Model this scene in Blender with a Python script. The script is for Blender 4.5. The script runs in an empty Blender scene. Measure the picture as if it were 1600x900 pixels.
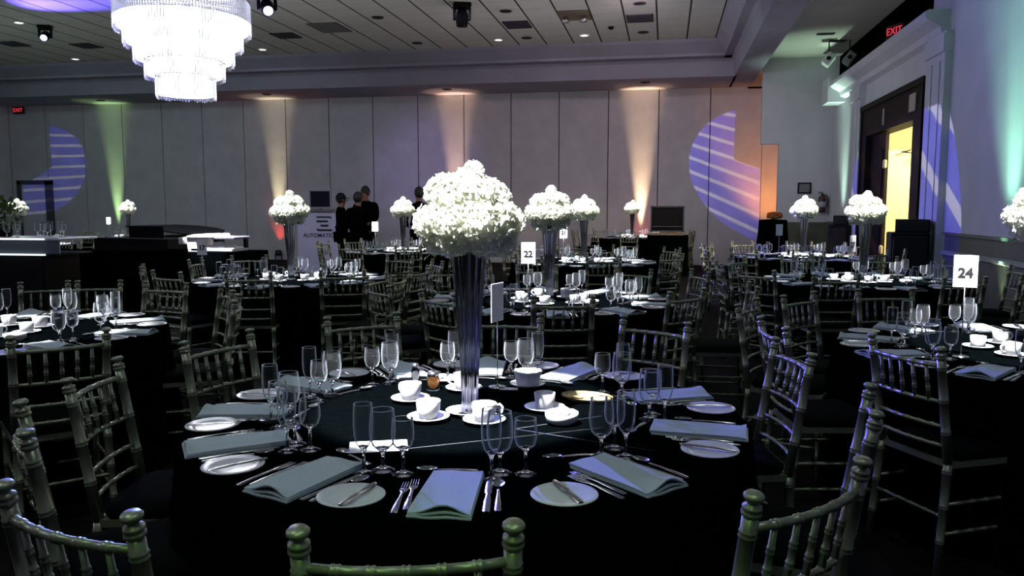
import bpy, math, random
from mathutils import Vector, Matrix
random.seed(7)
S = bpy.context.scene
C = S.collection
PI = math.pi
R = math.radians

# ------------------------------------------------------------------ camera
cam = bpy.data.objects.new('camera', bpy.data.cameras.new('camera'))
C.objects.link(cam)
cam.location = (0, 0, 1.455)
cam.rotation_euler = (R(90 - 5.801), 0, R(10.814))
cam.data.sensor_width = 36
cam.data.lens = 28.125
cam.data.clip_start = 0.05
S.camera = cam
S.view_settings.view_transform = 'Standard'
S.view_settings.look = 'None'
S.view_settings.gamma = 1
S.view_settings.exposure = 0
S.view_settings.use_curve_mapping = False
S.cycles.max_bounces = 10
S.cycles.transmission_bounces = 8
S.cycles.transparent_max_bounces = 40
S.cycles.diffuse_bounces = 3
S.cycles.sample_clamp_indirect = 4
S.cycles.blur_glossy = 0.6

w = bpy.data.worlds.new('dark_world'); S.world = w; w.use_nodes = True
w.node_tree.nodes['Background'].inputs[0].default_value = (.5, .55, .7, 1)
w.node_tree.nodes['Background'].inputs[1].default_value = .002

# ------------------------------------------------------------------ lights of the hall
def look(o, target):
    o.rotation_euler = (Vector(target) - Vector(o.location)).to_track_quat('-Z', 'Y').to_euler()

def spot(name, loc, target, power, color, angle, blend=.5, size=.04):
    l = bpy.data.lights.new(name, 'SPOT')
    l.energy = power; l.color = color; l.spot_size = R(angle); l.spot_blend = blend; l.shadow_soft_size = size
    o = bpy.data.objects.new(name, l); C.objects.link(o); o.location = loc; look(o, target)
    return o

def point(name, loc, power, color, size=.3):
    l = bpy.data.lights.new(name, 'POINT'); l.energy = power; l.color = color; l.shadow_soft_size = size
    o = bpy.data.objects.new(name, l); C.objects.link(o); o.location = loc
    return o

# tables: key -> (x, y, phase of the seats, number of seats)
TABLES = {
    'near': (-.64, 2.59), '22': (-.84, 5.89), 'b22': (-1.01, 10.15), 'people': (-4.06, 12.1),
    'midleft': (-3.56, 7.2), 'left': (-3.7, 3.8), '24': (1.80, 4.28), 'door': (1.85, 8.04),
    'ext': (1.9, 11.76), 'screen': (-.75, 18.7), 'wall': (-12.0, 16.3), 'bar': (-11.7, 12.8)}
PIN = dict(near=9500, left=5000, midleft=7000, people=7500, bar=7000, wall=9000, screen=9000)
for k, (x, y) in TABLES.items():
    p = PIN.get(k, 7500)
    zl = 4.98 if x < 1.5 else 4.3; p *= (zl / 4.98) ** 2
    dx = -.09 if k == 'near' else .05
    spot('pin_spot', (x - .7 * zl / 5, y - 1.5 * zl / 5, zl), (x + dx, y + .02, 1.0), p, (1, .985, 1), 14 if k == 'near' else 20 if k == '24' else 16, .25, .03)

# wide spots added to lift the walls, not tied to any fitting
for x, y, tx, p, col in [(-14.5, 13.6, -15.8, 120, (.42, .68, .72)), (-9.2, 13.3, -11.2, 150, (.55, .68, .9)),
                         (-3.6, 14.1, -5.0, 230, (.72, .60, 1.0)), (-.6, 13.5, -.8, 225, (.98, .70, .90))]:
    spot('wall_fill', (x, y, 4.9), (tx, 20.5, 1.8), p, col, 100, 1, .2)
spot('wall_fill', (-2.5, 12.0, 4.2), (3.4, 18.0, 2.4), 200, (.62, .74, 1), 75, 1, .2)
spot('wall_fill', (-3.0, 6.5, 4.8), (3.5, 9.5, 2.9), 130, (.50, .68, 1), 80, 1, .2)
spot('violet_wash', (-6.4, 13.1, 4.5), (-6.2, 20.5, 2.3), 420, (.42, .3, 1), 30, 1, .1)
# dim house downlights
for x, y, p in [(-2.6, .4, 95), (.7, .6, 80), (-3.0, 4.6, 50), (.9, 6.2, 50), (-5.0, 9.5, 40), (-.8, 9.0, 45),
                (1.6, 12.8, 60), (-9.0, 12.0, 40), (-13, 15, 35), (-3.0, 14.5, 40)]:
    spot('downlight', (x, y, 4.95), (x, y, 0), p, (.78, .95, .92), 120, .8, .12)
# fill points added to lift ceiling and walls, one under the chandelier
point('hall_fill', (-8.5, 2.5, 3.0), 150, (.7, .72, 1), .7)
point('hall_fill', (-7.0, 11.0, 2.7), 120, (.95, .93, 1), .5)
point('hall_fill', (-2.0, 14.5, 2.3), 70, (.95, .85, .95), .7)
point('hall_fill', (-13.0, 13.5, 2.3), 36, (.7, .9, .85), .7)
point('hall_fill', (1.6, 13.6, 2.2), 24, (.8, .85, 1), .5)
# coloured uplights on the walls: x, y, colour up, colour low
UP = [(-15.4, 20.36, (.50, .85, .32), (.45, .85, .4), 260, 2), (-10.42, 20.36, (1, .85, .52), (1, .08, .04), 300, 50),
      (-5.39, 20.36, (1, .62, .42), (1, .2, .25), 480, 24), (-.61, 20.36, (1, .66, .40), (1, .08, .10), 620, 34),
      (3.37, 17.1, (.62, .95, .75), (.6, .9, .6), 220, 20), (3.36, 9.1, (.34, .85, .55), (.7, .9, .5), 360, 24)]
for x, y, c1, c2, p, q in UP:
    r_ = x > 2
    spot('uplight_beam', (x, y, .32), (x + (.16 if r_ else 0), y + (0 if r_ else .16), 5), p * (5 if not r_ else 4), c1, 18, 1, .03)
    spot('uplight_beam', (x - (.3 if r_ else 0), y - (0 if r_ else .3), .32), (x - (.3 if r_ else 0), y - (0 if r_ else .3), 5), p * (1 if not r_ else 2.6), c1, 25 if not r_ else 46, 1, .03)
    spot('uplight_low', (x, y, .32), (x + (.06 if r_ else 0), y + (0 if r_ else .06), 3), q, c2, 60, 1, .03)
spot('uplight_beam', (2.75, 19.3, .3), (2.35, 20.5, 2.3), 330, (1, .34, .07), 56, 1, .05)
spot('green_spot', (-.2, -1.8, 4.4), (-.25, .7, .9), 150, (.42, 1, .22), 24, .8, .1)
point('corridor_lamp', (4.7, 12.6, 2.9), 520, (1, .86, .50), .15)
point('corridor_lamp', (5.2, 14.6, 2.9), 200, (1, .86, .50), .15)

def gobo(name, loc, target, power, color, size_deg, build):
    """A spot with a pattern wheel: build(nt, u, v) returns the mask socket; u right, v up, in tangents."""
    o = spot(name, loc, target, power, color, size_deg, .05, .01)
    l = o.data; l.use_nodes = True; nt = l.node_tree
    em = nt.nodes['Emission']
    tc = nt.nodes.new('ShaderNodeTexCoord'); sp = nt.nodes.new('ShaderNodeSeparateXYZ')
    nt.links.new(tc.outputs['Normal'], sp.inputs[0])
    def m(op, a, b=None):
        n = nt.nodes.new('ShaderNodeMath'); n.operation = op
        for i, x in enumerate((a, b)):
            if x is None: continue
            if isinstance(x, (int, float)): n.inputs[i].default_value = x
            else: nt.links.new(x, n.inputs[i])
        return n.outputs[0]
    zz = m('ABSOLUTE', sp.outputs[2])
    u = m('DIVIDE', sp.outputs[0], zz); v = m('DIVIDE', sp.outputs[1], zz)
    l.color = (1, 1, 1)
    mask, st = build(m, u, v)
    mc = nt.nodes.new('ShaderNodeMix'); mc.data_type = 'RGBA'; nt.links.new(st, mc.inputs[0])
    mc.inputs[6].default_value = (*color, 1); mc.inputs[7].default_value = (.8, .75, 1.15, 1)
    nt.links.new(mc.outputs[2], em.inputs['Color'])
    nt.links.new(mask, em.inputs['Strength'])
    return o

def uv_of(o, p):
    bpy.context.view_layer.update()
    q = o.matrix_world.inverted() @ Vector(p)
    return q.x / -q.z, q.y / -q.z

def ring_gobo(loc, target, power, centre, outer_pt, inner=None, half=30, stripe_ang=14, notch=None, notch_left=None, right_of=None, left_of=None, below=None, nstripe=8):
    probe = bpy.data.objects.new('probe', None); C.objects.link(probe); probe.location = loc; look(probe, target)
    cu, cv = uv_of(probe, centre); ou, ov = uv_of(probe, outer_pt)
    rad = math.hypot(ou - cu, ov - cv)
    nu = uv_of(probe, notch) if notch else None
    nq = uv_of(probe, notch_left) if notch_left else None
    ro = uv_of(probe, right_of)[0] if right_of else None
    lo = uv_of(probe, left_of)[0] if left_of else None
    bl = uv_of(probe, below)[1] if below else None
    bpy.data.objects.remove(probe)
    sa, ca = math.sin(R(stripe_ang)), math.cos(R(stripe_ang))
    def build(m, u, v):
        du = m('SUBTRACT', u, cu); dv = m('SUBTRACT', v, cv)
        d = m('SQRT', m('ADD', m('MULTIPLY', du, du), m('MULTIPLY', dv, dv)))
        k = m('LESS_THAN', d, rad)
        if inner: k = m('MULTIPLY', k, m('GREATER_THAN', d, rad * inner))
        if nu:
            a = m('MULTIPLY', m('GREATER_THAN', u, nu[0]), m('GREATER_THAN', m('ADD', v, m('MULTIPLY', u, .25)), nu[1] + .25 * nu[0]))
            k = m('MULTIPLY', k, m('SUBTRACT', 1, a))
        if nq:
            a = m('MULTIPLY', m('LESS_THAN', u, nq[0]), m('GREATER_THAN', m('SUBTRACT', v, m('MULTIPLY', u, .5)), nq[1] - .5 * nq[0]))
            k = m('MULTIPLY', k, m('SUBTRACT', 1, a))
        if ro is not None: k = m('MULTIPLY', k, m('GREATER_THAN', u, ro))
        if lo is not None: k = m('MULTIPLY', k, m('LESS_THAN', u, lo))
        if bl is not None: k = m('MULTIPLY', k, m('LESS_THAN', v, bl))
        s = m('ADD', m('MULTIPLY', du, sa), m('MULTIPLY', dv, ca))
        fr = m('FRACT', m('ADD', 50, m('MULTIPLY', s, nstripe / (2 * rad))))
        st = m('LESS_THAN', fr, .25)
        return k, st
    return gobo('gobo_projection', loc, target, power, (.05, .035, 1), half, build)

ring_gobo((-3.4, 13.9, 4.6), (1.9, 20.5, 2.3), 1700, (2.4, 20.5, 2.3), (.57, 20.5, 2.3), half=48, stripe_ang=14, notch=(1.62, 20.5, 2.6), left_of=(2.26, 20.5, 2), nstripe=9)
ring_gobo((-6.4, 12.9, 4.55), (3.5, 13.2, 1.5), 2600, (3.5, 13.3, .9), (3.5, 10.5, 1.25), below=(3.5, 12.0, 2.75), half=48, stripe_ang=30, nstripe=7)
ring_gobo((-12.4, 13.5, 4.6), (-17.6, 20.5, 2.6), 800, (-17.75, 20.5, 2.55), (-16.35, 20.5, 2.75), notch_left=(-17.5, 20.5, 2.6), right_of=(-18.5, 20.5, 2), half=50, stripe_ang=8, nstripe=8)
spot('moving_head_beam', (-6.4, 12.9, 4.55), (.55, 2.75, .75), 5000, (.09, .07, 1), 6.5, .5, .02)
spot('moving_head_beam', (-6.4, 12.9, 4.55), (-.3, 1.98, .75), 9000, (.16, .16, 1), 3.6, .8, .02)
spot('moving_head_beam', (-6.4, 12.9, 4.55), (-1.15, 1.3, .92), 6000, (.2, .3, 1), 2.4, .8, .02)
spot('moving_head_beam', (-6.4, 12.9, 4.55), (1.1, 3.45, .9), 9000, (.10, .08, 1), 4, .8, .02)
spot('moving_head_beam', (-12.3, 13.6, 4.3), (-8.4, 11.4, 4.85), 3000, (.12, .08, 1), 60, .9, .05)

# ------------------------------------------------------------------ materials
MATS = {}
def mat(name, base=(.5, .5, .5), rough=.6, metal=0, emis=None, estr=0, spec=.5, **kw):
    if name in MATS: return MATS[name]
    m = bpy.data.materials.new(name); m.use_nodes = True; MATS[name] = m
    b = m.node_tree.nodes['Principled BSDF']
    b.inputs['Base Color'].default_value = (*base, 1)
    b.inputs['Roughness'].default_value = rough
    b.inputs['Metallic'].default_value = metal
    b.inputs['Specular IOR Level'].default_value = spec
    if emis:
        b.inputs['Emission Color'].default_value = (*emis, 1); b.inputs['Emission Strength'].default_value = estr
    for k, v in kw.items(): b.inputs[k.replace('_', ' ')].default_value = v
    return m

def noise_mat(name, c1, c2, scale, rough=.7, metal=0, bump=0, detail=4, spec=.5, bscale=None, sheen=0):
    if name in MATS: return MATS[name]
    m = mat(name, c1, rough, metal, spec=spec); nt = m.node_tree; b = nt.nodes['Principled BSDF']
    tc = nt.nodes.new('ShaderNodeTexCoord'); n = nt.nodes.new('ShaderNodeTexNoise')
    n.inputs['Scale'].default_value = scale; n.inputs['Detail'].default_value = detail
    nt.links.new(tc.outputs['Object'], n.inputs['Vector'])
    r = nt.nodes.new('ShaderNodeValToRGB'); r.color_ramp.elements[0].color = (*c1, 1); r.color_ramp.elements[1].color = (*c2, 1)
    r.color_ramp.elements[0].position = .35; r.color_ramp.elements[1].position = .65
    nt.links.new(n.outputs[0], r.inputs[0]); nt.links.new(r.outputs[0], b.inputs['Base Color'])
    if bump:
        n2 = nt.nodes.new('ShaderNodeTexNoise'); n2.inputs['Scale'].default_value = bscale or scale * 3
        nt.links.new(tc.outputs['Object'], n2.inputs['Vector'])
        bp = nt.nodes.new('ShaderNodeBump'); bp.inputs['Strength'].default_value = bump; bp.inputs['Distance'].default_value = .01
        nt.links.new(n2.outputs[0], bp.inputs['Height']); nt.links.new(bp.outputs[0], b.inputs['Normal'])
    return m

def glass_mat(name, tint=(1, 1, 1), rough=0.0, ior=1.45, milk=0):
    m = bpy.data.materials.new(name); m.use_nodes = True; MATS[name] = m; nt = m.node_tree; nt.nodes.clear()
    out = nt.nodes.new('ShaderNodeOutputMaterial'); g = nt.nodes.new('ShaderNodeBsdfGlass')
    g.inputs['Color'].default_value = (*tint, 1); g.inputs['Roughness'].default_value = rough; g.inputs['IOR'].default_value = ior
    if milk:
        tr = nt.nodes.new('ShaderNodeBsdfTranslucent'); mx = nt.nodes.new('ShaderNodeMixShader'); mx.inputs[0].default_value = milk
        tr.inputs[0].default_value = (.95, .96, 1, 1)
        nt.links.new(g.outputs[0], mx.inputs[1]); nt.links.new(tr.outputs[0], mx.inputs[2]); nt.links.new(mx.outputs[0], out.inputs[0])
    else: nt.links.new(g.outputs[0], out.inputs[0])
    return m
def thin_glass_mat(name):
    """blown glass wall: clear, mirror-like towards its outline, with pale diffuse mixed in as painted lit rims and haze"""
    m = bpy.data.materials.new(name); m.use_nodes = True; MATS[name] = m; nt = m.node_tree; nt.nodes.clear()
    out = nt.nodes.new('ShaderNodeOutputMaterial'); t = nt.nodes.new('ShaderNodeBsdfTransparent'); g = nt.nodes.new('ShaderNodeBsdfGlossy'); g.inputs['Roughness'].default_value = .04
    f = nt.nodes.new('ShaderNodeLayerWeight'); f.inputs[0].default_value = .14
    a = nt.nodes.new('ShaderNodeMixShader'); d = nt.nodes.new('ShaderNodeBsdfDiffuse'); d.inputs[0].default_value = (.8, .87, .95, 1)
    t.inputs[0].default_value = (.96, .975, .98, 1)
    b_ = nt.nodes.new('ShaderNodeMixShader')
    mr = nt.nodes.new('ShaderNodeMapRange'); mr.inputs[1].default_value = .0; mr.inputs[2].default_value = 1; mr.inputs[3].default_value = .015; mr.inputs[4].default_value = .85  # diffuse share grows towards the outline, painting in bright lit edges
    pw = nt.nodes.new('ShaderNodeMath'); pw.operation = 'POWER'; pw.inputs[1].default_value = 3.0; f2 = nt.nodes.new('ShaderNodeLayerWeight'); f2.inputs[0].default_value = .5
    nt.links.new(f2.outputs['Facing'], pw.inputs[0]); nt.links.new(pw.outputs[0], mr.inputs[0]); nt.links.new(mr.outputs[0], b_.inputs[0])
    nt.links.new(f.outputs['Fresnel'], a.inputs[0]); nt.links.new(t.outputs[0], a.inputs[1]); nt.links.new(g.outputs[0], a.inputs[2])
    nt.links.new(a.outputs[0], b_.inputs[1]); nt.links.new(d.outputs[0], b_.inputs[2]); nt.links.new(b_.outputs[0], out.inputs[0])
    return m

m_wall = noise_mat('panel_fabric', (.50, .49, .49), (.56, .55, .55), 3, .9, bump=.15, bscale=120)
m_paint = noise_mat('painted_plaster', (.50, .51, .53), (.55, .56, .58), 2, .85)
m_seam = mat('seam_black', (.03, .03, .035), .8)
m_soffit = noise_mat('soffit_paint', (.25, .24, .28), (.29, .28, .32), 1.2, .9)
m_wains = noise_mat('wainscot_olive', (.10, .11, .085), (.13, .14, .10), 6, .55)
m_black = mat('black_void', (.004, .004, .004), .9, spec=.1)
m_blackp = mat('black_plastic', (.005, .005, .006), .6, spec=.15)
m_blackm = mat('black_metal', (.01, .01, .012), .4, .3)
m_cloth = noise_mat('black_tablecloth', (.0004, .0008, .0010), (.0007, .0012, .0014), 40, .85, bump=.25, bscale=300, spec=.0)
m_frame = noise_mat('dark_walnut', (.007, .004, .003), (.012, .007, .005), 12, .6, spec=.12)
m_gold = noise_mat('champagne_lacquer', (.27, .29, .20), (.33, .35, .25), 30, .40, .6)
m_cush = mat('charcoal_cushion', (.0025, .003, .003), .95, spec=.05)
m_china = mat('white_china', (.82, .83, .85), .18)
m_napkin = noise_mat('grey_linen', (.50, .58, .62), (.56, .64, .68), 200, .9, bump=.3, bscale=500)
m_steel = mat('polished_steel', (.62, .61, .60), .22, 1)
m_chrome = mat('mirror_chrome', (.80, .80, .84), .07, 1)
m_glass = glass_mat('clear_glass', (.985, .995, 1))
m_thin = thin_glass_mat('thin_clear_glass')
m_white = mat('white_card', (.85, .85, .86), .6)
m_ink = mat('black_ink', (.01, .01, .012), .6)
m_petal = mat('white_petal', (.86, .88, .78), .8, spec=.1)
_n = m_petal.node_tree; _t = _n.nodes.new('ShaderNodeBsdfTranslucent'); _t.inputs[0].default_value = (.85, .88, .70, 1)
_m = _n.nodes.new('ShaderNodeMixShader'); _m.inputs[0].default_value = .4
_n.links.new(_n.nodes['Principled BSDF'].outputs[0], _m.inputs[1]); _n.links.new(_t.outputs[0], _m.inputs[2]); _n.links.new(_m.outputs[0], _n.nodes['Material Output'].inputs[0])
m_leaf = noise_mat('green_leaf', (.05, .11, .03), (.12, .2, .06), 18, .55)
m_skin = mat('skin', (.20, .10, .065), .6)
m_suit = mat('black_suit', (.002, .002, .0024), .9, spec=0)
m_hair = mat('dark_hair', (.01, .008, .006), .6)
m_lamp = mat('lamp_lens', (1, 1, 1), .4, emis=(1, .96, .9), estr=6)
m_red = mat('exit_red', (.5, .02, .03), .5, emis=(1, .05, .08), estr=.8)

# floor: near-black patterned carpet
m_carpet = mat('dark_carpet', (.01, .009, .009), .95, spec=.1)
nt = m_carpet.node_tree; b = nt.nodes['Principled BSDF']
tc = nt.nodes.new('ShaderNodeTexCoord'); v = nt.nodes.new('ShaderNodeTexVoronoi'); v.inputs['Scale'].default_value = 9
n = nt.nodes.new('ShaderNodeTexNoise'); n.inputs['Scale'].default_value = 5
mx = nt.nodes.new('ShaderNodeMath'); mx.operation = 'MULTIPLY'
r = nt.nodes.new('ShaderNodeValToRGB'); r.color_ramp.elements[0].color = (.0015, .0012, .0015, 1); r.color_ramp.elements[1].color = (.009, .0075, .007, 1)
r.color_ramp.elements[1].position = .4
nt.links.new(tc.outputs['Object'], v.inputs['Vector']); nt.links.new(tc.outputs['Object'], n.inputs['Vector'])
nt.links.new(v.outputs['Distance'], mx.inputs[0]); nt.links.new(n.outputs[0], mx.inputs[1])
nt.links.new(mx.outputs[0], r.inputs[0]); nt.links.new(r.outputs[0], b.inputs['Base Color'])

# ceiling: lay-in panels, strong joints along the hall, faint ones across
m_ceil = mat('ceiling_panels', (.4, .4, .38), .9, spec=.2)
nt = m_ceil.node_tree; b = nt.nodes['Principled BSDF']
tc = nt.nodes.new('ShaderNodeTexCoord'); sp = nt.nodes.new('ShaderNodeSeparateXYZ'); nt.links.new(tc.outputs['Object'], sp.inputs[0])
def mm(op, a, b_):
    n = nt.nodes.new('ShaderNodeMath'); n.operation = op
    for i, x in enumerate((a, b_)):
        if isinstance(x, (int, float)): n.inputs[i].default_value = x
        else: nt.links.new(x, n.inputs[i])
    return n.outputs[0]
fx = mm('FRACT', mm('DIVIDE', mm('SUBTRACT', sp.outputs[0], .965), .605), 0)
fy = mm('FRACT', mm('DIVIDE', mm('ADD', sp.outputs[1], 30), .605), 0)
lx = mm('LESS_THAN', fx, .055); ly = mm('MULTIPLY', mm('LESS_THAN', fy, .02), .4)
mk = mm('MAXIMUM', lx, ly)
no = nt.nodes.new('ShaderNodeTexNoise'); no.inputs['Scale'].default_value = 3; nt.links.new(tc.outputs['Object'], no.inputs['Vector'])
rr = nt.nodes.new('ShaderNodeValToRGB'); rr.color_ramp.elements[0].color = (.55, .56, .48, 1); rr.color_ramp.elements[1].color = (.66, .66, .58, 1)
nt.links.new(no.outputs[0], rr.inputs[0])
mix = nt.nodes.new('ShaderNodeMix'); mix.data_type = 'RGBA'
nt.links.new(mk, mix.inputs[0]); nt.links.new(rr.outputs[0], mix.inputs[6]); mix.inputs[7].default_value = (.03, .03, .03, 1)
nt.links.new(mix.outputs[2], b.inputs['Base Color'])

# ------------------------------------------------------------------ mesh helpers
class G:
    def __init__(s): s.v = []; s.f = []; s.sm = []; s.mi = []
    def add(s, vs, fs, smooth=False, mi=0, M=None):
        o = len(s.v)
        s.v += [tuple(M @ Vector(p)) if M else tuple(p) for p in vs]
        for f in fs: s.f.append(tuple(o + i for i in f)); s.sm.append(smooth); s.mi.append(mi)
        return s
    def box(s, x0, x1, y0, y1, z0, z1, M=None, mi=0):
        vs = [(x, y, z) for x in (x0, x1) for y in (y0, y1) for z in (z0, z1)]
        return s.add(vs, [(0, 1, 3, 2), (4, 6, 7, 5), (0, 4, 5, 1), (2, 3, 7, 6), (0, 2, 6, 4), (1, 5, 7, 3)], mi=mi, M=M)
    def bbox(s, x0, x1, y0, y1, z0, z1, b=.01, M=None, mi=0):
        """box with bevelled edges all round"""
        vs = []
        for z, i in ((z0, b), (z0 + b, 0), (z1 - b, 0), (z1, b)):
            vs += [(x0 + i + b * (i == 0), y0 + i, z), (x1 - i - b * (i == 0), y0 + i, z), (x1 - i, y0 + i + b * (i == 0), z), (x1 - i, y1 - i - b * (i == 0), z),
                   (x1 - i - b * (i == 0), y1 - i, z), (x0 + i + b * (i == 0), y1 - i, z), (x0 + i, y1 - i - b * (i == 0), z), (x0 + i, y0 + i + b * (i == 0), z)]
        fs = [tuple(reversed(range(8))), tuple(range(24, 32))]
        for k in range(3):
            for j in range(8):
                a, c = k * 8 + j, k * 8 + (j + 1) % 8
                fs.append((a, c, c + 8, a + 8))
        return s.add(vs, fs, mi=mi, M=M)
    def lathe(s, prof, n=24, M=None, smooth=True, mi=0, flute=None, sx=1, sy=1):
        vs = []; fs = []
        for (r, z) in prof:
            for i in range(n):
                a = 2 * PI * i / n
                q = r * (1 + (flute[1] * math.cos(a * flute[0]) if flute else 0))
                vs.append((q * math.cos(a) * sx, q * math.sin(a) * sy, z))
        for k in range(len(prof) - 1):
            for i in range(n):
                j = (i + 1) % n
                fs.append((k * n + i, k * n + j, (k + 1) * n + j, (k + 1) * n + i))
        if prof[0][0] > 1e-5: fs.append(tuple(reversed(range(n))))
        if prof[-1][0] > 1e-5: fs.append(tuple(range((len(prof) - 1) * n, len(prof) * n)))
        return s.add(vs, fs, smooth, mi, M)
    def tube(s, pts, rad, n=8, smooth=True, mi=0, M=None, cap=True):
        pts = [Vector(p) for p in pts]; rs = rad if isinstance(rad, (list, tuple)) else [rad] * len(pts)
        vs = []; fs = []; up = None
        for i, p in enumerate(pts):
            d = (pts[min(i + 1, len(pts) - 1)] - pts[max(i - 1, 0)]).normalized()
            if up is None: up = Vector((1, 0, 0)) if abs(d.x) < .8 else Vector((0, 0, 1))
            a = (up - d * up.dot(d)).normalized(); up = a; b_ = d.cross(a)
            for k in range(n):
                t = 2 * PI * k / n
                vs.append(p + (a * math.cos(t) + b_ * math.sin(t)) * rs[i])
        for i in range(len(pts) - 1):
            for k in range(n):
                j = (k + 1) % n
                fs.append((i * n + k, i * n + j, (i + 1) * n + j, (i + 1) * n + k))
        if cap: fs += [tuple(reversed(range(n))), tuple(range((len(pts) - 1) * n, len(pts) * n))]
        return s.add(vs, fs, smooth, mi, M)
    def grid(s, rows, smooth=True, mi=0, M=None):
        nr, nc = len(rows), len(rows[0]); vs = [p for r_ in rows for p in r_]
        fs = [(i * nc + j, i * nc + j + 1, (i + 1) * nc + j + 1, (i + 1) * nc + j) for i in range(nr - 1) for j in range(nc - 1)]
        return s.add(vs, fs, smooth, mi, M)
    def prism(s, poly, d0, d1, axis='y', mi=0, M=None):
        """extrude a 2D outline: axis 'y' -> poly is (x,z); 'x' -> (y,z); 'z' -> (x,y)"""
        def P(a, b_, d): return {'y': (a, d, b_), 'x': (d, a, b_), 'z': (a, b_, d)}[axis]
        n = len(poly); vs = [P(a, b_, d0) for a, b_ in poly] + [P(a, b_, d1) for a, b_ in poly]
        fs = [tuple(range(n)), tuple(reversed(range(n, 2 * n)))] + [(i, i + n, (i + 1) % n + n, (i + 1) % n) for i in range(n)]
        return s.add(vs, fs, mi=mi, M=M)
    def mesh(s, name, mats):
        me = bpy.data.meshes.new(name); me.from_pydata(s.v, [], s.f)
        for m in (mats if isinstance(mats, (list, tuple)) else [mats]): me.materials.append(m)
        me.polygons.foreach_set('use_smooth', s.sm); me.polygons.foreach_set('material_index', s.mi)
        me.update()
        return me

def link(name, me, parent=None, loc=(0, 0, 0), rz=0, rot=None):
    o = bpy.data.objects.new(name, me); C.objects.link(o)
    o.location = loc; o.rotation_euler = rot or (0, 0, rz)
    if parent: o.parent = parent
    return o
def tag(o, label, cat, group=None):
    o['label'] = label; o['category'] = cat
    if group: o['group'] = group
    return o
def structure(name, g, m):
    o = link(name, g.mesh(name, m)); o['kind'] = 'structure'
    return o
def text(name, body, size, m, parent, loc, align='CENTER', extrude=.0005, offset=0):
    cu = bpy.data.curves.new(name, 'FONT'); cu.body = body; cu.size = size; cu.align_x = align; cu.align_y = 'CENTER'; cu.extrude = extrude; cu.offset = offset
    o = bpy.data.objects.new(name, cu); C.objects.link(o)
    me = bpy.data.meshes.new_from_object(o.evaluated_get(bpy.context.evaluated_depsgraph_get()))
    bpy.data.objects.remove(o); me.materials.clear(); me.materials.append(m)
    return link(name, me, parent, loc, rot=(R(90), 0, 0))
def thing(name, label, cat, loc=(0, 0, 0), rz=0, group=None):
    o = link(name, None, None, loc, rz); o.empty_display_size = .1
    return tag(o, label, cat, group)
def part(name, g, m, parent, loc=(0, 0, 0), rz=0, label=None):
    o = link(name, g.mesh(name, m), parent, loc, rz)
    if label: o['label'] = label
    return o

# ------------------------------------------------------------------ room shell
XL, XR, YB, YF, YR = -18.85, 3.5, 20.5, 18.5, -4.5
structure('floor', G().box(XL - .5, 7.5, YR, 21.2, -.1, 0), m_carpet)
ZC = 5.03
structure('ceiling', G().box(XL, .99, YR, 17.97, ZC, ZC + .1), m_ceil)
# panelled back wall, with reveals between the panels
g = G()
seams = [2.28 - 1.2445 * i for i in range(18)]
for i in range(17):
    x1, x0 = seams[i], max(seams[i + 1], XL)
    if x1 > XL: g.box(x0 + .012, x1 - .012, YB, YB + .08, 0, 4.345, mi=0)
g.box(XL, 3.6, YB + .05, YB + .2, 0, 4.6, mi=1)
g.box(2.28, 3.6, YB, YB + .1, 0, 4.65, mi=0).box(1.9, 2.28, YB, YB + .1, 4.3, 4.65, mi=0)
structure('wall_back', g, [m_wall, m_seam])
# cove and soffit of the back side and right side
prof = [(17.97, ZC + .1), (17.97, ZC), (18.02, 4.97), (18.30, 4.78), (18.30, 4.72), (18.62, 4.72), (18.70, 4.66), (18.75, 4.40), (18.75, 4.345), (20.6, 4.345), (20.6, ZC + .1)]
structure('trim_1', G().prism(prof, XL, 1.5, 'x'), m_soffit)
prof = [(.99, ZC + .1), (.99, ZC), (1.02, 4.97), (1.2, 4.78), (1.2, 4.72), (1.36, 4.72), (1.42, 4.66), (1.45, 4.40), (1.45, 4.345), (1.95, 4.345), (1.95, 4.65), (1.95, ZC + .1)]
structure('trim_2', G().prism(prof, YR, 20.6, 'y'), m_soffit)
structure('trim_3', G().box(-17.5, XL, 17.97, 18.75, 4.345, ZC), m_soffit)
# alcove ceiling on the right
structure('ceiling_alcove', G().box(1.95, XR + .1, YR, YB, 4.65, 4.75), noise_mat('alcove_plaster', (.42, .41, .36), (.47, .46, .40), 1.5, .9))
# wall facing the camera at the far right, with an opening at its left
g = G().box(2.41, XR, YF, YF + .15, 1.12, 4.65).box(2.03, 2.41, YF, YF + .15, 2.82, 4.65).box(2.41, XR, YF, YF + .15, 0, 1.12)
structure('wall_alcove', g, m_paint)
structure('baseboard_alcove', G().box(2.41, XR, YF - .02, YF, 0, 1.06).box(2.41, XR, YF - .04, YF, 1.06, 1.12), m_wains)
structure('wall_passage', G().box(XR, XR + .1, YF, YB, 0, 4.65), m_paint)
# right wall with doorway and the dark gallery above the cornice
g = G()
T = .1
g.box(XR, XR + T, YR, 11.98, 0, 4.65)
g.box(XR, XR + T, 11.98, 15.47, 3.15, 3.7)
g.box(XR, XR + T, 15.47, YF, 0, 3.7)
g.box(XR, XR + T, 11.27, 11.98, 3.7, 3.71)
structure('wall_right', g, m_paint)
g = G().box(XR - .03, XR, YR, 11.0, 0, .86).box(XR - .02, XR, YR, 11.0, .86, 1.10).box(XR - .05, XR, YR, 11.0, 1.10, 1.135)
g.box(XR - .02, XR, 16.4, YF, 0, 1.10).box(XR - .05, XR, 16.4, YF, 1.10, 1.135)
structure('baseboard_right', g, m_wains)
structure('trim_4', G().prism([(XR - .03, .84), (XR - .07, .86), (XR - .07, .89), (XR - .03, .91)], YR, 11.0, 'y'), noise_mat('rail_paint', (.3, .3, .27), (.34, .34, .3), 5, .5))
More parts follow.
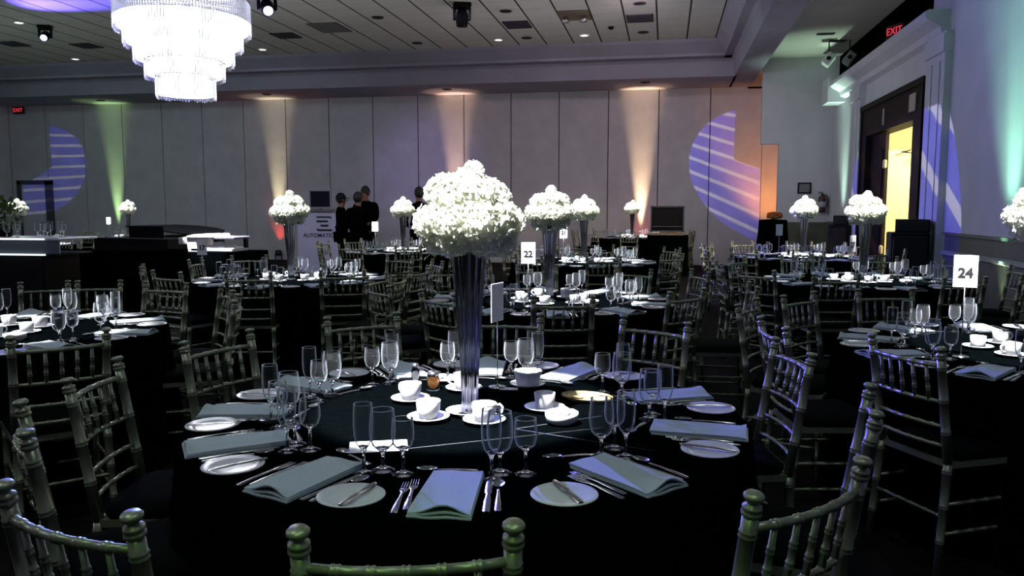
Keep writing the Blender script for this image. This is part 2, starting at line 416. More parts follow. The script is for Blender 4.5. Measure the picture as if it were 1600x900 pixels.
# gallery recess above the door
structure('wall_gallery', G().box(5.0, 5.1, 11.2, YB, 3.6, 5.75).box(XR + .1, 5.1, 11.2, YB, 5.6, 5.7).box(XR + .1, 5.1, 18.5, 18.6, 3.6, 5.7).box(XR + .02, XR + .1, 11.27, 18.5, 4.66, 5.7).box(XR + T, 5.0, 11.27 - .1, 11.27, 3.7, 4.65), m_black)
# cornice over the door
cp = [(XR, 3.62), (XR - .10, 3.66), (XR - .12, 3.74), (XR - .26, 3.82), (XR - .30, 3.86), (XR - .30, 3.93), (XR - .26, 3.95), (XR + .6, 3.95), (XR + .6, 3.62)]
structure('trim_5', G().prism(cp, 11.27, 17.3, 'y').box(XR - .34, XR + .3, 17.3, 17.9, 3.55, 4.05), m_paint)
# pilasters either side of the door
for n_, (a, b_) in zip((6, 7), ((11.12, 11.86), (15.6, 16.35))):
    g = G().box(XR - .09, XR, a, b_, 0, 3.66).box(XR - .13, XR, a - .03, b_ + .03, 0, .3).box(XR - .12, XR, a - .02, b_ + .02, 3.4, 3.62)
    for q in (.18, .5): g.box(XR - .105, XR - .09, a + q - .03, a + q + .03, .4, 3.3)
    structure('trim_%d' % n_, g, m_paint)
# door frame with deep walnut header
g = G().box(XR - .08, XR + .10, 11.98, 12.38, 0, 2.68).box(XR - .08, XR + .25, 15.1, 15.47, 0, 2.68)
g.box(XR - .08, XR + .20, 11.98, 15.47, 2.68, 3.19).box(XR - .11, XR - .08, 11.9, 15.5, 3.13, 3.22).box(XR - .1, XR - .08, 11.94, 12.06, 0, 3.15).box(XR - .1, XR - .08, 15.39, 15.5, 0, 3.15)
d = structure('door_1', g, m_frame)
# closed dark leaf at the far side, brass hinges
leaf = part('door_leaf', G().box(XR + .02, XR + .07, 14.17, 15.1, 0.01, 2.66).box(XR + .005, XR + .02, 14.3, 14.95, .3, 1.1).box(XR + .005, XR + .02, 14.3, 14.95, 1.3, 2.4), m_frame, d)
hg = G()
for z in (.75, 2.15): hg.tube([(XR, 14.13, z - .07), (XR, 14.13, z + .07)], .018).box(XR - .01, XR + .02, 14.05, 14.2, z - .06, z + .06)
part('hinge', hg, mat('pale_brass', (.8, .66, .36), .35, .6), leaf)
part('header_plate', G().bbox(XR - .1, XR - .08, 12.25, 12.55, 2.80, 3.05, .004), mat('beige_plate', (.35, .32, .25), .5), d)
part('header_plate', G().bbox(XR - .1, XR - .08, 13.9, 13.98, 2.76, 3.02, .004), mat('grey_plate', (.25, .24, .22), .5), d)
# corridor behind the door
m_yel = noise_mat('cream_corridor_paint', (.72, .64, .42), (.76, .68, .46), 1.5, .8)
structure('wall_corridor', G().box(6.2, 6.3, 10.5, 17.5, 0, 3.2).box(3.7, 6.3, 10.4, 10.5, 0, 3.2).box(3.7, 6.3, 17.4, 17.5, 0, 3.2), m_yel)
structure('ceiling_corridor', G().box(3.7, 6.3, 10.4, 17.5, 3.2, 3.3), m_yel)
d2 = structure('door_2', G().box(5.0, 5.04, 14.35, 14.40, 0, 2.5).box(3.85, 4.80, 15.32, 15.37, 0.01, 2.45), m_yel)
d2b = part('door_leaf', G().box(3.80, 4.72, 15.26, 15.31, .02, 2.42).box(4.69, 4.72, 15.24, 15.26, .1, 2.3), mat('cream_door', (.78, .72, .5), .5), d2)
part('door_closer', G().box(4.25, 4.6, 15.16, 15.26, 2.28, 2.36).tube([(4.3, 15.2, 2.38), (4.0, 15.05, 2.4), (4.2, 15.25, 2.44)], .012), m_blackm, d2b)
part('push_bar', G().tube([(4.66, 15.2, .9), (4.66, 15.2, 1.5)], .014), m_blackm, d2b)
# left and rear walls
structure('wall_left', G().box(XL - .1, XL, YR, YB, 0, ZC), m_wall)
structure('wall_rear', G().box(XL, XR, YR - .1, YR, 0, ZC), m_wall)
# service door at the left end of the back wall
g = G().box(-18.62, -18.5, 20.4, YB, 0, 2.2).box(-17.68, -17.48, 20.4, YB, 0, 2.2).box(-18.62, -17.48, 20.4, YB, 2.1, 2.22)
d3 = structure('door_3', g, mat('dark_frame_paint', (.06, .06, .07), .5))
lf = part('door_leaf', G().box(-18.5, -17.68, 20.44, YB, 0.01, 2.1).box(-18.35, -17.83, 20.43, 20.44, .3, 1.9), m_paint, d3)
part('handle', G().tube([(-17.8, 20.42, 1.0), (-17.8, 20.36, 1.0), (-17.92, 20.36, 1.0)], .012), m_steel, lf)

# ------------------------------------------------------------------ ceiling fittings
def light_ring(x, y, z, lit, label, group):
    t = thing('recessed_downlight', label, 'downlight', (x, y, z), 0, group)
    part('trim_ring', G().lathe([(.115, 0), (.115, -.012), (.09, -.018), (.075, -.006), (.075, .0)], 20), m_seam if not lit else m_white, t)
    part('lamp', G().lathe([(0.0001, -.004), (.073, -.004), (.073, 0)], 20), m_lamp if lit else m_blackp, t)
for x, y, l in [(-12.45, 13.95, 'lit round downlight in the ceiling, leftmost of the lit ones'),
                (-14.16, 17.56, 'small lit downlight in the ceiling beside the chandelier, nearer the far left corner'),
                (-9.11, 17.32, 'lit round downlight just right of the chandelier'),
                (-3.6, 17.29, 'lit round downlight beyond the black hanging moving head'),
                (-1.74, 17.19, 'lit round downlight, rightmost of the lit ones, below the brown plate')]:
    light_ring(x, y, ZC, True, l, 'lit ceiling downlights')
for x, y, l in [(-5.43, 14.86, 'unlit dark downlight left of the black moving head'), (-5.42, 17.29, 'unlit dark downlight near the cove, left of the moving head'),
                (-2.95, 14.83, 'unlit dark downlight right of the black moving head'), (-2.97, 17.21, 'unlit dark downlight near the cove below a black air vent'),
                (-.52, 14.72, 'unlit dark downlight at top right of the tiled ceiling'), (-.52, 17.11, 'unlit dark downlight under the rightmost air vent')]:
    light_ring(x, y, ZC, False, l, 'unlit ceiling downlights')
for x, y, l in [(-15.18, 19.72, 'dark downlight in the soffit inside the green light pool'), (-10.17, 19.5, 'dark downlight in the soffit inside the beige light pool'),
                (-5.36, 19.5, 'dark downlight in the soffit inside the orange light pool'), (-.52, 19.3, 'dark downlight in the soffit inside the cream light pool at right')]:
    light_ring(x, y, 4.345, False, l, 'soffit downlights')
def vent(x, y, wx, wy, label, m=None, slats=6):
    t = thing('air_vent', label, 'air vent', (x, y, ZC), 0, 'ceiling air vents')
    part('vent_frame', G().box(-wx / 2, wx / 2, -wy / 2, -wy / 2 + .03, -.02, 0).box(-wx / 2, wx / 2, wy / 2 - .03, wy / 2, -.02, 0).box(-wx / 2, -wx / 2 + .03, -wy / 2, wy / 2, -.02, 0).box(wx / 2 - .03, wx / 2, -wy / 2, wy / 2, -.02, 0), m or m_seam, t)
    gg = G().box(-wx / 2 + .03, wx / 2 - .03, -wy / 2 + .03, wy / 2 - .03, -.004, 0)
    for i in range(slats):
        y0 = -wy / 2 + .05 + i * (wy - .1) / slats
        gg.add([(-wx / 2 + .03, y0, -.005), (wx / 2 - .03, y0, -.005), (wx / 2 - .03, y0 + .04, -.025), (-wx / 2 + .03, y0 + .04, -.025)], [(0, 1, 2, 3)])
    part('slat', gg, m or m_seam, t)
vent(-7.88, 16.02, .5, .5, 'black square air vent in the ceiling between the chandelier and the grey plate')
vent(-2.94, 15.94, .5, .6, 'black air vent in the ceiling right of the moving head')
vent(-.55, 15.85, .5, .6, 'black air vent, rightmost in the tiled ceiling')
vent(-12.74, 16.18, .5, .5, 'dark air vent in the ceiling left of the chandelier')
vent(-14.19, 15.69, .5, .5, 'dark air vent in the ceiling, leftmost one')
t = thing('ceiling_hatch', 'plain grey square hatch plate in the ceiling', 'hatch', (-6.69, 15.51, ZC))
part('plate', G().bbox(-.3, .3, -.4, .4, -.015, 0, .004), mat('hatch_grey', (.14, .14, .13), .7), t)
part('plate_rim', G().box(-.32, .32, -.42, .42, -.008, 0), m_seam, t)
t = thing('emergency_light', 'brown ceiling plate with two small lamp heads', 'emergency light', (-1.74, 15.36, ZC))
part('plate', G().bbox(-.29, .29, -.36, .36, -.03, 0, .006), mat('brown_plate', (.13, .10, .06), .6), t)
for sx in (-.17, .17):
    part('lamp_head', G().lathe([(.03, -.03), (.06, -.06), (.075, -.13), (.06, -.14), (0.0001, -.13)], 14, Matrix.Translation((sx, 0, 0))), m_steel, t)
tag(link('smoke_detector', G().lathe([(.06, 0), (.06, -.02), (.04, -.05), (0.0001, -.055)], 16).mesh('smoke_detector', m_blackp), loc=(-1.14, 16.51, ZC)), 'small round smoke detector on the ceiling between two vents', 'smoke detector')
# dark vents of the alcove ceiling
for x, y, l in [(2.85, 16.03, 'dark slim air vent in the alcove ceiling, nearer the hall'), (3.21, 16.75, 'dark slim air vent in the alcove ceiling above the white hanging boxes')]:
    t = thing('slot_vent', l, 'air vent', (x, y, 4.65)); part('vent_frame', G().bbox(-.16, .16, -.06, .06, -.02, 0, .004), m_seam, t)
    part('slat', G().box(-.13, .13, -.02, -.01, -.03, -.02).box(-.13, .13, .01, .02, -.03, -.02), m_blackp, t)
# moving heads
def moving_head(x, y, z, rz, tilt, lit, label, k=1.0):
    t = thing('moving_head_light', label, 'stage light', (x, y, z), rz, 'moving head lights under the ceiling')
    part('base', G().bbox(-.2 * k, .2 * k, -.15 * k, .15 * k, -.1 * k, 0, .01), m_blackp, t)
    yg = G()
    for sx in (-1, 1): yg.bbox(sx * .17 * k - .03 * k, sx * .17 * k + .03 * k, -.06 * k, .06 * k, -.38 * k, -.1 * k, .01)
    yg.bbox(-.19 * k, .19 * k, -.07 * k, .07 * k, -.14 * k, -.1 * k, .008)
    part('yoke', yg, m_blackp, t)
    M = Matrix.Translation((0, 0, -.32 * k)) @ Matrix.Rotation(tilt, 4, 'X')
    part('lamp_head', G().lathe([(.0001, .2 * k), (.09 * k, .19 * k), (.13 * k, .1 * k), (.14 * k, -.1 * k), (.12 * k, -.2 * k), (.105 * k, -.205 * k)], 20, M), m_blackp, t)
    part('lens', G().lathe([(.1 * k, -.205 * k), (.07 * k, -.215 * k), (.0001, -.22 * k)], 20, M),
         mat('lens_lit_%s' % lit, (.8, .8, 1), .2, emis=(.45, .42, 1), estr=6) if lit else mat('lens_dark', (.02, .02, .03), .1), t)
moving_head(-12.17, 14.29, ZC, R(25), R(-62), True, 'moving head light with glowing blue lens, left of the chandelier', .62)
moving_head(-6.6, 12.75, ZC, R(35), R(-55), True, 'moving head light with violet beam, right of the chandelier', .8)
moving_head(-3.6, 14.14, ZC, R(20), R(10), False, 'black unlit moving head hanging under the ceiling', .78)
# exit signs
def exit_sign(loc, rz, label):
    t = thing('exit_sign', label, 'exit sign', loc, rz)
    part('housing', G().bbox(-.17, .17, -.03, .03, -.1, .1, .006), mat('sign_housing', (.03, .01, .01), .5), t)
    text('letters', 'EXIT', .15, m_red, t, (0, -.033, 0), extrude=.002)
exit_sign((-18.39, 20.4, 4.22), 0, 'small red EXIT sign in the far left corner')
exit_sign((3.40, 13.42, 4.12), R(-60), 'red EXIT sign above the cornice over the doorway')
# white boxes hanging in the alcove
for i, (x, y, l) in enumerate([(3.05, 16.75, 'tilted white projector box hanging in the alcove, left one'), (3.42, 16.7, 'tilted grey projector box hanging in the alcove, right one')]):
    t = thing('hanging_projector', l, 'projector', (x, y, 4.65), R(-10))
    part('hanger', G().tube([(0, 0, 0), (0, 0, -.25)], .012), m_blackm, t)
    part('housing', G().bbox(-.08, .08, -.15, .15, -.12, .12, .015, M=Matrix.Translation((0, 0, -.36)) @ Matrix.Rotation(R(38), 4, 'Y')), mat('projector_shell_%d' % i, (.6, .64, .58) if i == 0 else (.2, .22, .2), .5), t)
    part('lens', G().lathe([(.035, -.16), (.04, -.19), (.02, -.195)], 14, Matrix.Translation((0, 0, -.36)) @ Matrix.Rotation(R(-90), 4, 'X')), m_blackp, t)
# picture frame and fire extinguisher on the alcove wall
t = thing('framed_notice', 'small dark framed notice on the alcove wall', 'notice', (2.97, YF - .01, 1.86))
part('frame', G().box(-.14, .14, -.015, .01, .09, .12).box(-.14, .14, -.015, .01, -.12, -.09).box(-.14, -.11, -.015, .01, -.12, .12).box(.11, .14, -.015, .01, -.12, .12), m_blackp, t)
part('notice_sheet', G().box(-.11, .11, -.005, .01, -.09, .09), mat('grey_sheet', (.18, .18, .18), .6), t)
t = thing('fire_extinguisher', 'dark fire extinguisher mounted on the alcove wall', 'fire extinguisher', (3.33, YF - .1, 1.33))
part('cylinder', G().lathe([(.05, 0), (.078, .01), (.08, .05), (.08, .30), (.065, .345), (.03, .36)], 18), mat('extinguisher_body', (.05, .014, .014), .35), t)
part('label_band', G().lathe([(.081, .12), (.0815, .13), (.0815, .22), (.081, .23)], 18), mat('pale_label', (.4, .4, .42), .6), t)
part('valve', G().lathe([(.025, .36), (.025, .4), (.015, .41)], 12).box(-.08, .02, -.012, .012, .40, .415).box(-.09, .02, -.012, .012, .43, .445), m_blackm, t)
part('hose', G().tube([(.02, 0, .38), (.1, -.02, .36), (.12, -.02, .25), (.1, -.02, .12)], .01), m_blackp, t)

# ------------------------------------------------------------------ uplight fixtures
for (x, y, c1, c2, p, q), l in zip(UP, ['green', 'beige and red', 'orange and pink', 'cream and red', 'pale green near the doorway', 'green along the right wall']):
    t = thing('uplight', 'small black floor uplight throwing the %s beam' % l, 'uplight', (x, y, 0), 0, 'floor uplights')
    part('can', G().lathe([(.07, .12), (.085, .14), (.085, .27), (.078, .27), (.07, .2), (.0001, .2)], 18), m_blackm, t)
    part('bracket', G().box(-.1, .1, -.02, .02, 0, .012).box(-.1, -.09, -.02, .02, 0, .2).box(.09, .1, -.02, .02, 0, .2), m_blackm, t)

# ------------------------------------------------------------------ chandelier
CX, CY = -7.03, 11.0
tiers = [(.94, 3.99, 4.46), (.82, 3.77, 4.05), (.69, 3.54, 3.82), (.55, 3.32, 3.58), (.41, 3.05, 3.36)]
m_crystal = glass_mat('crystal', (.95, .96, 1), .05, 1.3, milk=.12)
m_drum = mat('frosted_lamp_drum', (.9, .9, .95), .5, emis=(.97, .96, 1), estr=3.0)
t = thing('crystal_chandelier', 'huge five-tier crystal chandelier glowing white under the ceiling', 'chandelier', (CX, CY, 3.0))
part('canopy', G().lathe([(.3, 2.03), (.28, 1.99), (.06, 1.95), (.02, 1.93)], 24), m_chrome, t)
part('stem', G().tube([(0, 0, 1.94), (0, 0, 1.46)], .02), m_chrome, t)
for r_, z0, z1 in tiers:
    gr = G().lathe([(r_ - .02, z1 - 3.0), (r_ + .01, z1 - 3.0), (r_ + .01, z1 - 2.97), (r_ - .02, z1 - 2.97)], 48)
    if r_ > .9: # spokes carrying the rings
        for k in range(8):
            a = k * PI / 4; gr.tube([(0, 0, 1.45), (r_ * math.cos(a), r_ * math.sin(a), 1.45)], .012, 5)
    part('tier_ring', gr, m_chrome, t)
    part('lamp_drum', G().lathe([(r_ - .04, z1 - 3.04 - (.12 if r_ > .9 else 0)), (r_ - .035, z0 - 3 + .05), (max(r_ - .2, .02), z0 - 3 + .045), (.0001, z0 - 3 + .045)] if r_ < .5 else
                                 [(r_ - .04, (z1 - 3.04) if r_ < .9 else (z0 - 3 + .20)), (r_ - .035, z0 - 3 + .05), (r_ - .24, z0 - 3 + .05)], 48), m_drum, t)
    n_ = int(2 * PI * r_ / .040)
    gg = G()
    for k in range(n_):
        a = 2 * PI * k / n_; jz = random.uniform(-.02, .015)
        M = Matrix.Translation((r_ * math.cos(a), r_ * math.sin(a), z0 - 3 + jz)) @ Matrix.Rotation(a, 4, 'Z')
        h = z1 - z0 - .02 - jz
        gg.add([(0, 0, 0), (.012, 0, .03), (0, .02, .03), (-.012, 0, .03), (0, -.02, .03), (.012, 0, h), (0, .02, h), (-.012, 0, h), (0, -.02, h)],
               [(0, 2, 1), (0, 3, 2), (0, 4, 3), (0, 1, 4), (1, 2, 6, 5), (2, 3, 7, 6), (3, 4, 8, 7), (4, 1, 5, 8), (5, 6, 7, 8)], M=M)
    cr = part('crystal_drops', gg, m_crystal, t); cr['kind'] = 'stuff'

# ------------------------------------------------------------------ chair
def ringed(p0, p1, r0, r1, every, bow=None, n=8, rb=.0022):
    """bamboo-turned rod: radius with paired rings"""
    p0, p1 = Vector(p0), Vector(p1); L = (p1 - p0).length; pts = []; rs = []
    ts = {0, 1}
    k = every
    while k < L - .02:
        for dz in (-.009, -.0065, -.004, 0, .004, .0065, .009): ts.add((k + dz) / L)
        k += every
    if bow:
        for i in range(9): ts.add(i / 8)
    for tt in sorted(ts):
        p = p0.lerp(p1, tt)
        if bow: p = p + Vector(bow) * (4 * tt * (1 - tt))
        r_ = r0 + (r1 - r0) * tt
        dmin = min(abs((tt * L) - every * round(tt * L / every)), 9) if 0 < tt < 1 and round(tt * L / every) >= 1 else 9
        if .003 < dmin < .0075: r_ += rb
        pts.append(p); rs.append(r_)
    return pts, rs
def rod(g, p0, p1, r0, r1, every, bow=None, n=8, rb=.0022):
    a, b_ = ringed(p0, p1, r0, r1, every, bow, n, rb); g.tube(a, b_, n)
def chair_meshes():
    P = []
    for s in (-1, 1):
        g = G()
        low, mid, top = (s * .188, -.235, 0), (s * .176, -.195, .45), (s * .181, -.262, .875)
        rod(g, low, mid, .0145, .018, .14); rod(g, mid, top, .018, .0165, .13)
        d = (Vector(top) - Vector(mid)).normalized()
        M = Matrix.Translation(top) @ d.to_track_quat('Z', 'Y').to_matrix().to_4x4()
        g.lathe([(.0165, -.004), (.020, 0), (.020, .006), (.0165, .010), (.020, .013), (.019, .018), (.011, .022), (.011, .027), (.018, .031), (.0205, .036), (.0205, .040), (.016, .045), (.0001, .047)], 12, M)
        P.append(('back_leg', g.mesh('back_leg', m_gold), None))
    for s in (-1, 1):
        g = G(); rod(g, (s * .19, .19, .0), (s * .185, .175, .45), .0135, .0175, .13); g.lathe([(.019, .435), (.021, .445), (.018, .455)], 10, Matrix.Translation((s * .185, .175, 0)))
        P.append(('leg', g.mesh('leg', m_gold), None))
    def at(z, s): # back post centre line
        f = (z - .45) / (.875 - .45); return (s * (.176 + .005 * f), -.195 - .067 * f, z)
    g = G(); rod(g, at(.845, -1), at(.845, 1), .0095, .0095, .06, bow=(0, -.028, 0)); P.append(('top_rail', g.mesh('top_rail', m_gold), None))
    g = G(); rod(g, at(.70, -1), at(.70, 1), .008, .008, .06, bow=(0, -.026, 0)); P.append(('lower_rail', g.mesh('lower_rail', m_gold), None))
    for z in (.60, .52):
        g = G(); rod(g, at(z, -1), at(z, 1), .0075, .0075, .06, bow=(0, -.02, 0)); P.append(('ladder_rail', g.mesh('ladder_rail', m_gold), None))
    for i in range(5):
        u = (i + 1) / 6; b_ = 4 * u * (1 - u)
        A, B = Vector(at(.70, -1)).lerp(Vector(at(.70, 1)), u), Vector(at(.845, -1)).lerp(Vector(at(.845, 1)), u)
        A.y -= .026 * b_; B.y -= .028 * b_
        g = G(); rod(g, A, B, .0085, .0065, .045, n=8, rb=.002); P.append(('spindle', g.mesh('spindle', m_gold), None))
    g = G()
    o = [(-.19, -.2), (.19, -.2), (.205, .2), (-.205, .2)]
    g.prism(o, .435, .46, 'z'); P.append(('seat_frame', g.mesh('seat_frame', m_gold), None))
    rows = []
    g = G()
    for zz, ins in ((.46, .0), (.465, -.006), (.485, -.008), (.50, .012), (.507, .05), (.509, .12)):
        k = 1 - ins / .2
        rows.append([(x * k, y * k, zz) for x, y in ((-.185, -.15), (-.14, -.185), (0, -.19), (.14, -.185), (.185, -.15), (.195, .12), (.17, .18), (0, .195), (-.17, .18), (-.195, .12), (-.185, -.15))])
    g.grid(rows); g.add(rows[-1][:-1], [tuple(range(10))]); P.append(('cushion', g.mesh('cushion', m_cush), None))
    g = G()
    for z in (.17, .29):
        for s in (-1, 1): rod(g, (s * .186, -.21, z), (s * .188, .185, z), .0075, .0075, .07)
    for z in (.22, .33): rod(g, (-.187, .183, z), (.187, .183, z), .0075, .0075, .07)
    rod(g, (-.186, -.215, .24), (.186, -.215, .24), .0075, .0075, .07)
    P.append(('stretcher', g.mesh('stretcher', m_gold), None))
    return P
CHAIR = chair_meshes()
def chair(x, y, rz, label, group):
    t = thing('chiavari_chair', label, 'chair', (x, y, 0), rz, group)
    for nm, me, lb in CHAIR: link(nm, me, t)
    return t

# ------------------------------------------------------------------ tableware meshes
ME = {}
def lathe_glass(name, stem, bowl):
    """solid foot, stem and bowl bottom; thin-walled bowl with a rolled rim"""
    g = G().lathe([(.0001, 0)] + stem + [(.0001, stem[-1][1] + .004)], 24, mi=0)
    g.lathe(bowl[:-1] + [bowl[-1], (bowl[-1][0] - .0006, bowl[-1][1] + .0008)], 28, mi=1)
    g.f.pop(); g.sm.pop(); g.mi.pop(); g.f.pop(); g.sm.pop(); g.mi.pop()      # bowl stays open at top and bottom
    r_, z = bowl[-1]
    pts = [(r_ * math.cos(a * PI / 14), r_ * math.sin(a * PI / 14), z) for a in range(29)]
    g.tube(pts, .0011, 5, mi=0, cap=False)
    return g.mesh(name, [m_glass, m_thin])
ME['flute'] = lathe_glass('flute', [(.029, 0), (.030, .002), (.012, .006), (.0045, .011), (.004, .055), (.008, .066), (.014, .074)],
                          [(.014, .0742), (.020, .084), (.0245, .10), (.0265, .13), (.026, .16), (.0245, .188)])
ME['goblet'] = lathe_glass('goblet', [(.034, 0), (.035, .002), (.014, .007), (.0055, .013), (.005, .045), (.012, .055), (.020, .061)],
                           [(.020, .0612), (.028, .069), (.034, .09), (.0355, .115), (.034, .14), (.031, .166)])
ME['wine'] = lathe_glass('wine', [(.031, 0), (.032, .002), (.012, .006), (.0048, .012), (.0042, .058), (.010, .066), (.018, .072)],
                         [(.018, .0722), (.025, .079), (.030, .096), (.0305, .115), (.028, .150)])
ME['plate'] = G().lathe([(.0001, .004), (.045, .004), (.048, 0), (.052, .003), (.082, .012), (.083, .014), (.081, .0155), (.056, .0085), (.05, .0075), (.0001, .007)], 32).mesh('plate', m_china)
ME['saucer'] = G().lathe([(.0001, .004), (.03, .004), (.036, 0), (.04, .003), (.07, .014), (.071, .016), (.068, .0165), (.04, .0085), (.027, .008), (.024, .0065), (.0001, .0065)], 28).mesh('saucer', m_china)
ME['cup'] = G().lathe([(.0001, .002), (.024, .002), (.025, 0), (.028, .002), (.032, .008), (.039, .03), (.041, .058), (.0405, .060), (.039, .058), (.037, .03), (.03, .009), (.0001, .007)], 28).mesh('cup', m_china)
ME['cup_handle'] = G().tube([(.037, 0, .05), (.052, 0, .052), (.061, 0, .042), (.060, 0, .028), (.05, 0, .018), (.036, 0, .016)], .0045, 8).mesh('cup_handle', m_china)
ME['bowl'] = G().lathe([(.0001, .002), (.03, .002), (.033, 0), (.038, .003), (.052, .012), (.055, .03), (.055, .038), (.053, .039), (.052, .03), (.048, .014), (.0001, .01)], 28).mesh('bowl', m_china)
ME['votive'] = G().lathe([(.030, 0), (.032, .002), (.037, .055), (.0355, .056), (.031, .012), (.0001, .008)], 24).mesh('votive', mat('frosted_glass', (.85, .86, .9), .35, Transmission_Weight=.35))
def napkin_mesh():
    g = G(); w0, w1, L = .068, .075, .29
    def sheet(z, dx, dy, curl, ww=1.0, th=.004):
        rt, rb = [], []
        for j in range(13):
            v_ = j / 12; y = -L / 2 + L * v_; a, b_ = [], []
            for i in range(9):
                u_ = i / 8 * 2 - 1
                c = curl * max(0, 1 - (v_) / .22) ** 2 * (.4 + .6 * math.sin(3.0 * u_ + 1.2))
                wd = (w1 + (w0 - w1) * v_) * ww
                x = u_ * wd + dx
                z_ = z + c + .0012 * math.sin(5 * u_ + 3 * v_)
                a.append((x, y + dy, z_ + th)); b_.append((x, y + dy, z_))
            rt.append(a); rb.append(b_)
        g.grid(rt); g.grid([list(reversed(q)) for q in rb])
        # rims
        for A, B in ((rt[0], rb[0]), (list(reversed(rt[-1])), list(reversed(rb[-1])))): g.grid([B, A])
        g.grid([[q[0] for q in rt], [q[0] for q in rb]]); g.grid([[q[-1] for q in rb], [q[-1] for q in rt]])
    sheet(.0, 0, 0, 0.0, 1.0, .004); sheet(.0048, .001, .004, .006, .98, .004); sheet(.010, -.001, .006, .018, .97, .0035)
    return g.mesh('napkin', m_napkin)
ME['napkin'] = napkin_mesh()
def flat_piece(prof, L, th=.002, arch=.004, y0=0):
    """cutlery body: prof = [(t, halfwidth)], along +y"""
    rt, rb = [], []
    for t_, hw in prof:
        y = y0 + t_ * L; z = .002 + arch * math.sin(PI * t_)
        rt.append([(-hw, y, z), (-hw * .5, y, z + th), (hw * .5, y, z + th), (hw, y, z)])
        rb.append([(hw, y, z - .0005), (hw * .5, y, z - .001), (-hw * .5, y, z - .001), (-hw, y, z - .0005)])
    return rt, rb
def fork_mesh():
    g = G(); a, b_ = flat_piece([(0, .005), (.03, .0085), (.2, .0075), (.5, .004), (.62, .004), (.68, .009), (.74, .0115), (.76, .0115)], .2); g.grid(a); g.grid(b_)
    for k in range(4):
        x = -.0095 + k * .0063
        g.tube([(x, .150, .0045), (x, .175, .004), (x * .95, .2, .006)], [.0018, .0016, .0008], 6)
    return g.mesh('fork', m_steel)
ME['fork'] = fork_mesh()
def knife_mesh(L, nm):
    g = G(); a, b_ = flat_piece([(0, .006), (.03, .009), (.3, .0085), (.46, .006), (.5, .005), (.54, .009), (.9, .0095), (.97, .007), (1, .001)], L, .0022, .0015); g.grid(a); g.grid(b_)
    return g.mesh(nm, m_steel)
ME['knife'] = knife_mesh(.225, 'knife'); ME['butter_knife'] = knife_mesh(.165, 'butter_knife')
def spoon_mesh(L):
    g = G(); a, b_ = flat_piece([(0, .005), (.03, .008), (.2, .007), (.5, .0035), (.7, .0035)], L); g.grid(a); g.grid(b_)
    rows = []
    for i in range(7):
        f = i / 6
        rows.append([(f * .0165 * math.sin(k * PI / 8), .7 * L + .028 + f * .028 * math.cos(k * PI / 8), .003 + .008 * f * f) for k in range(17)])
    g.grid(rows)
    return g.mesh('spoon', m_steel)
ME['spoon'] = spoon_mesh(.2); ME['teaspoon'] = spoon_mesh(.155)
# trumpet vase, reeded mirror finish
vp = [(.048, 0), (.050, .004), (.048, .010), (.030, .018), (.026, .05), (.028, .12), (.036, .28), (.046, .44), (.056, .56), (.060, .60)]
ME['vase'] = G().lathe([(.046, .0), (.048, .006), (.03, .014), (.024, .02)], 32).lathe(vp[3:] + [(.055, .60), (.05, .54), (.0001, .5)], 96, flute=(13, .085)).mesh('trumpet_vase', m_chrome)
# hydrangea heads
def bloom_mesh(seed, r=.06):
    rnd = random.Random(seed); g = G()
    g.lathe([(.0001, -r * .7)] + [(r * .84 * math.cos(a), r * .84 * math.sin(a)) for a in [-.9, -.5, 0, .5, .9, 1.3]] + [(.0001, r * .84)], 10)
    N = 60
    for i in range(N):
        z = 1 - 1.85 * (i + .5) / N; ph = i * 2.39996; q = math.sqrt(max(0, 1 - z * z))
        d = Vector((q * math.cos(ph), q * math.sin(ph), z)); rr_ = r * rnd.uniform(.86, 1.08)
        M = Matrix.Translation(d * rr_) @ d.to_track_quat('Z', 'Y').to_matrix().to_4x4() @ Matrix.Rotation(rnd.uniform(0, 6), 4, 'Z')
        p = r * rnd.uniform(.32, .40)
        for k in range(4):
            a = k * PI / 2; ca, sa = math.cos(a), math.sin(a)
            pts = [(0, 0, -.003), (p * .6, -p * .42, 0), (p * 1.05, 0, rnd.uniform(-.002, .006)), (p * .6, p * .42, 0)]
            g.add([(x * ca - y * sa, x * sa + y * ca, zz) for x, y, zz in pts], [(0, 1, 2), (0, 2, 3)], True, 0, M)
    return g.mesh('bloom', m_petal)
BLOOM = [bloom_mesh(1), bloom_mesh(2), bloom_mesh(3)]
LEAF = G().grid([[(-.012 * math.sin(PI * t_) * 1.6, t_ * .10, .01 * math.sin(PI * t_)), (0, t_ * .10, -.004 + .01 * math.sin(PI * t_)), (.012 * math.sin(PI * t_) * 1.6, t_ * .10, .01 * math.sin(PI * t_))] for t_ in [0, .2, .4, .6, .8, 1]]).mesh('leaf', m_leaf)
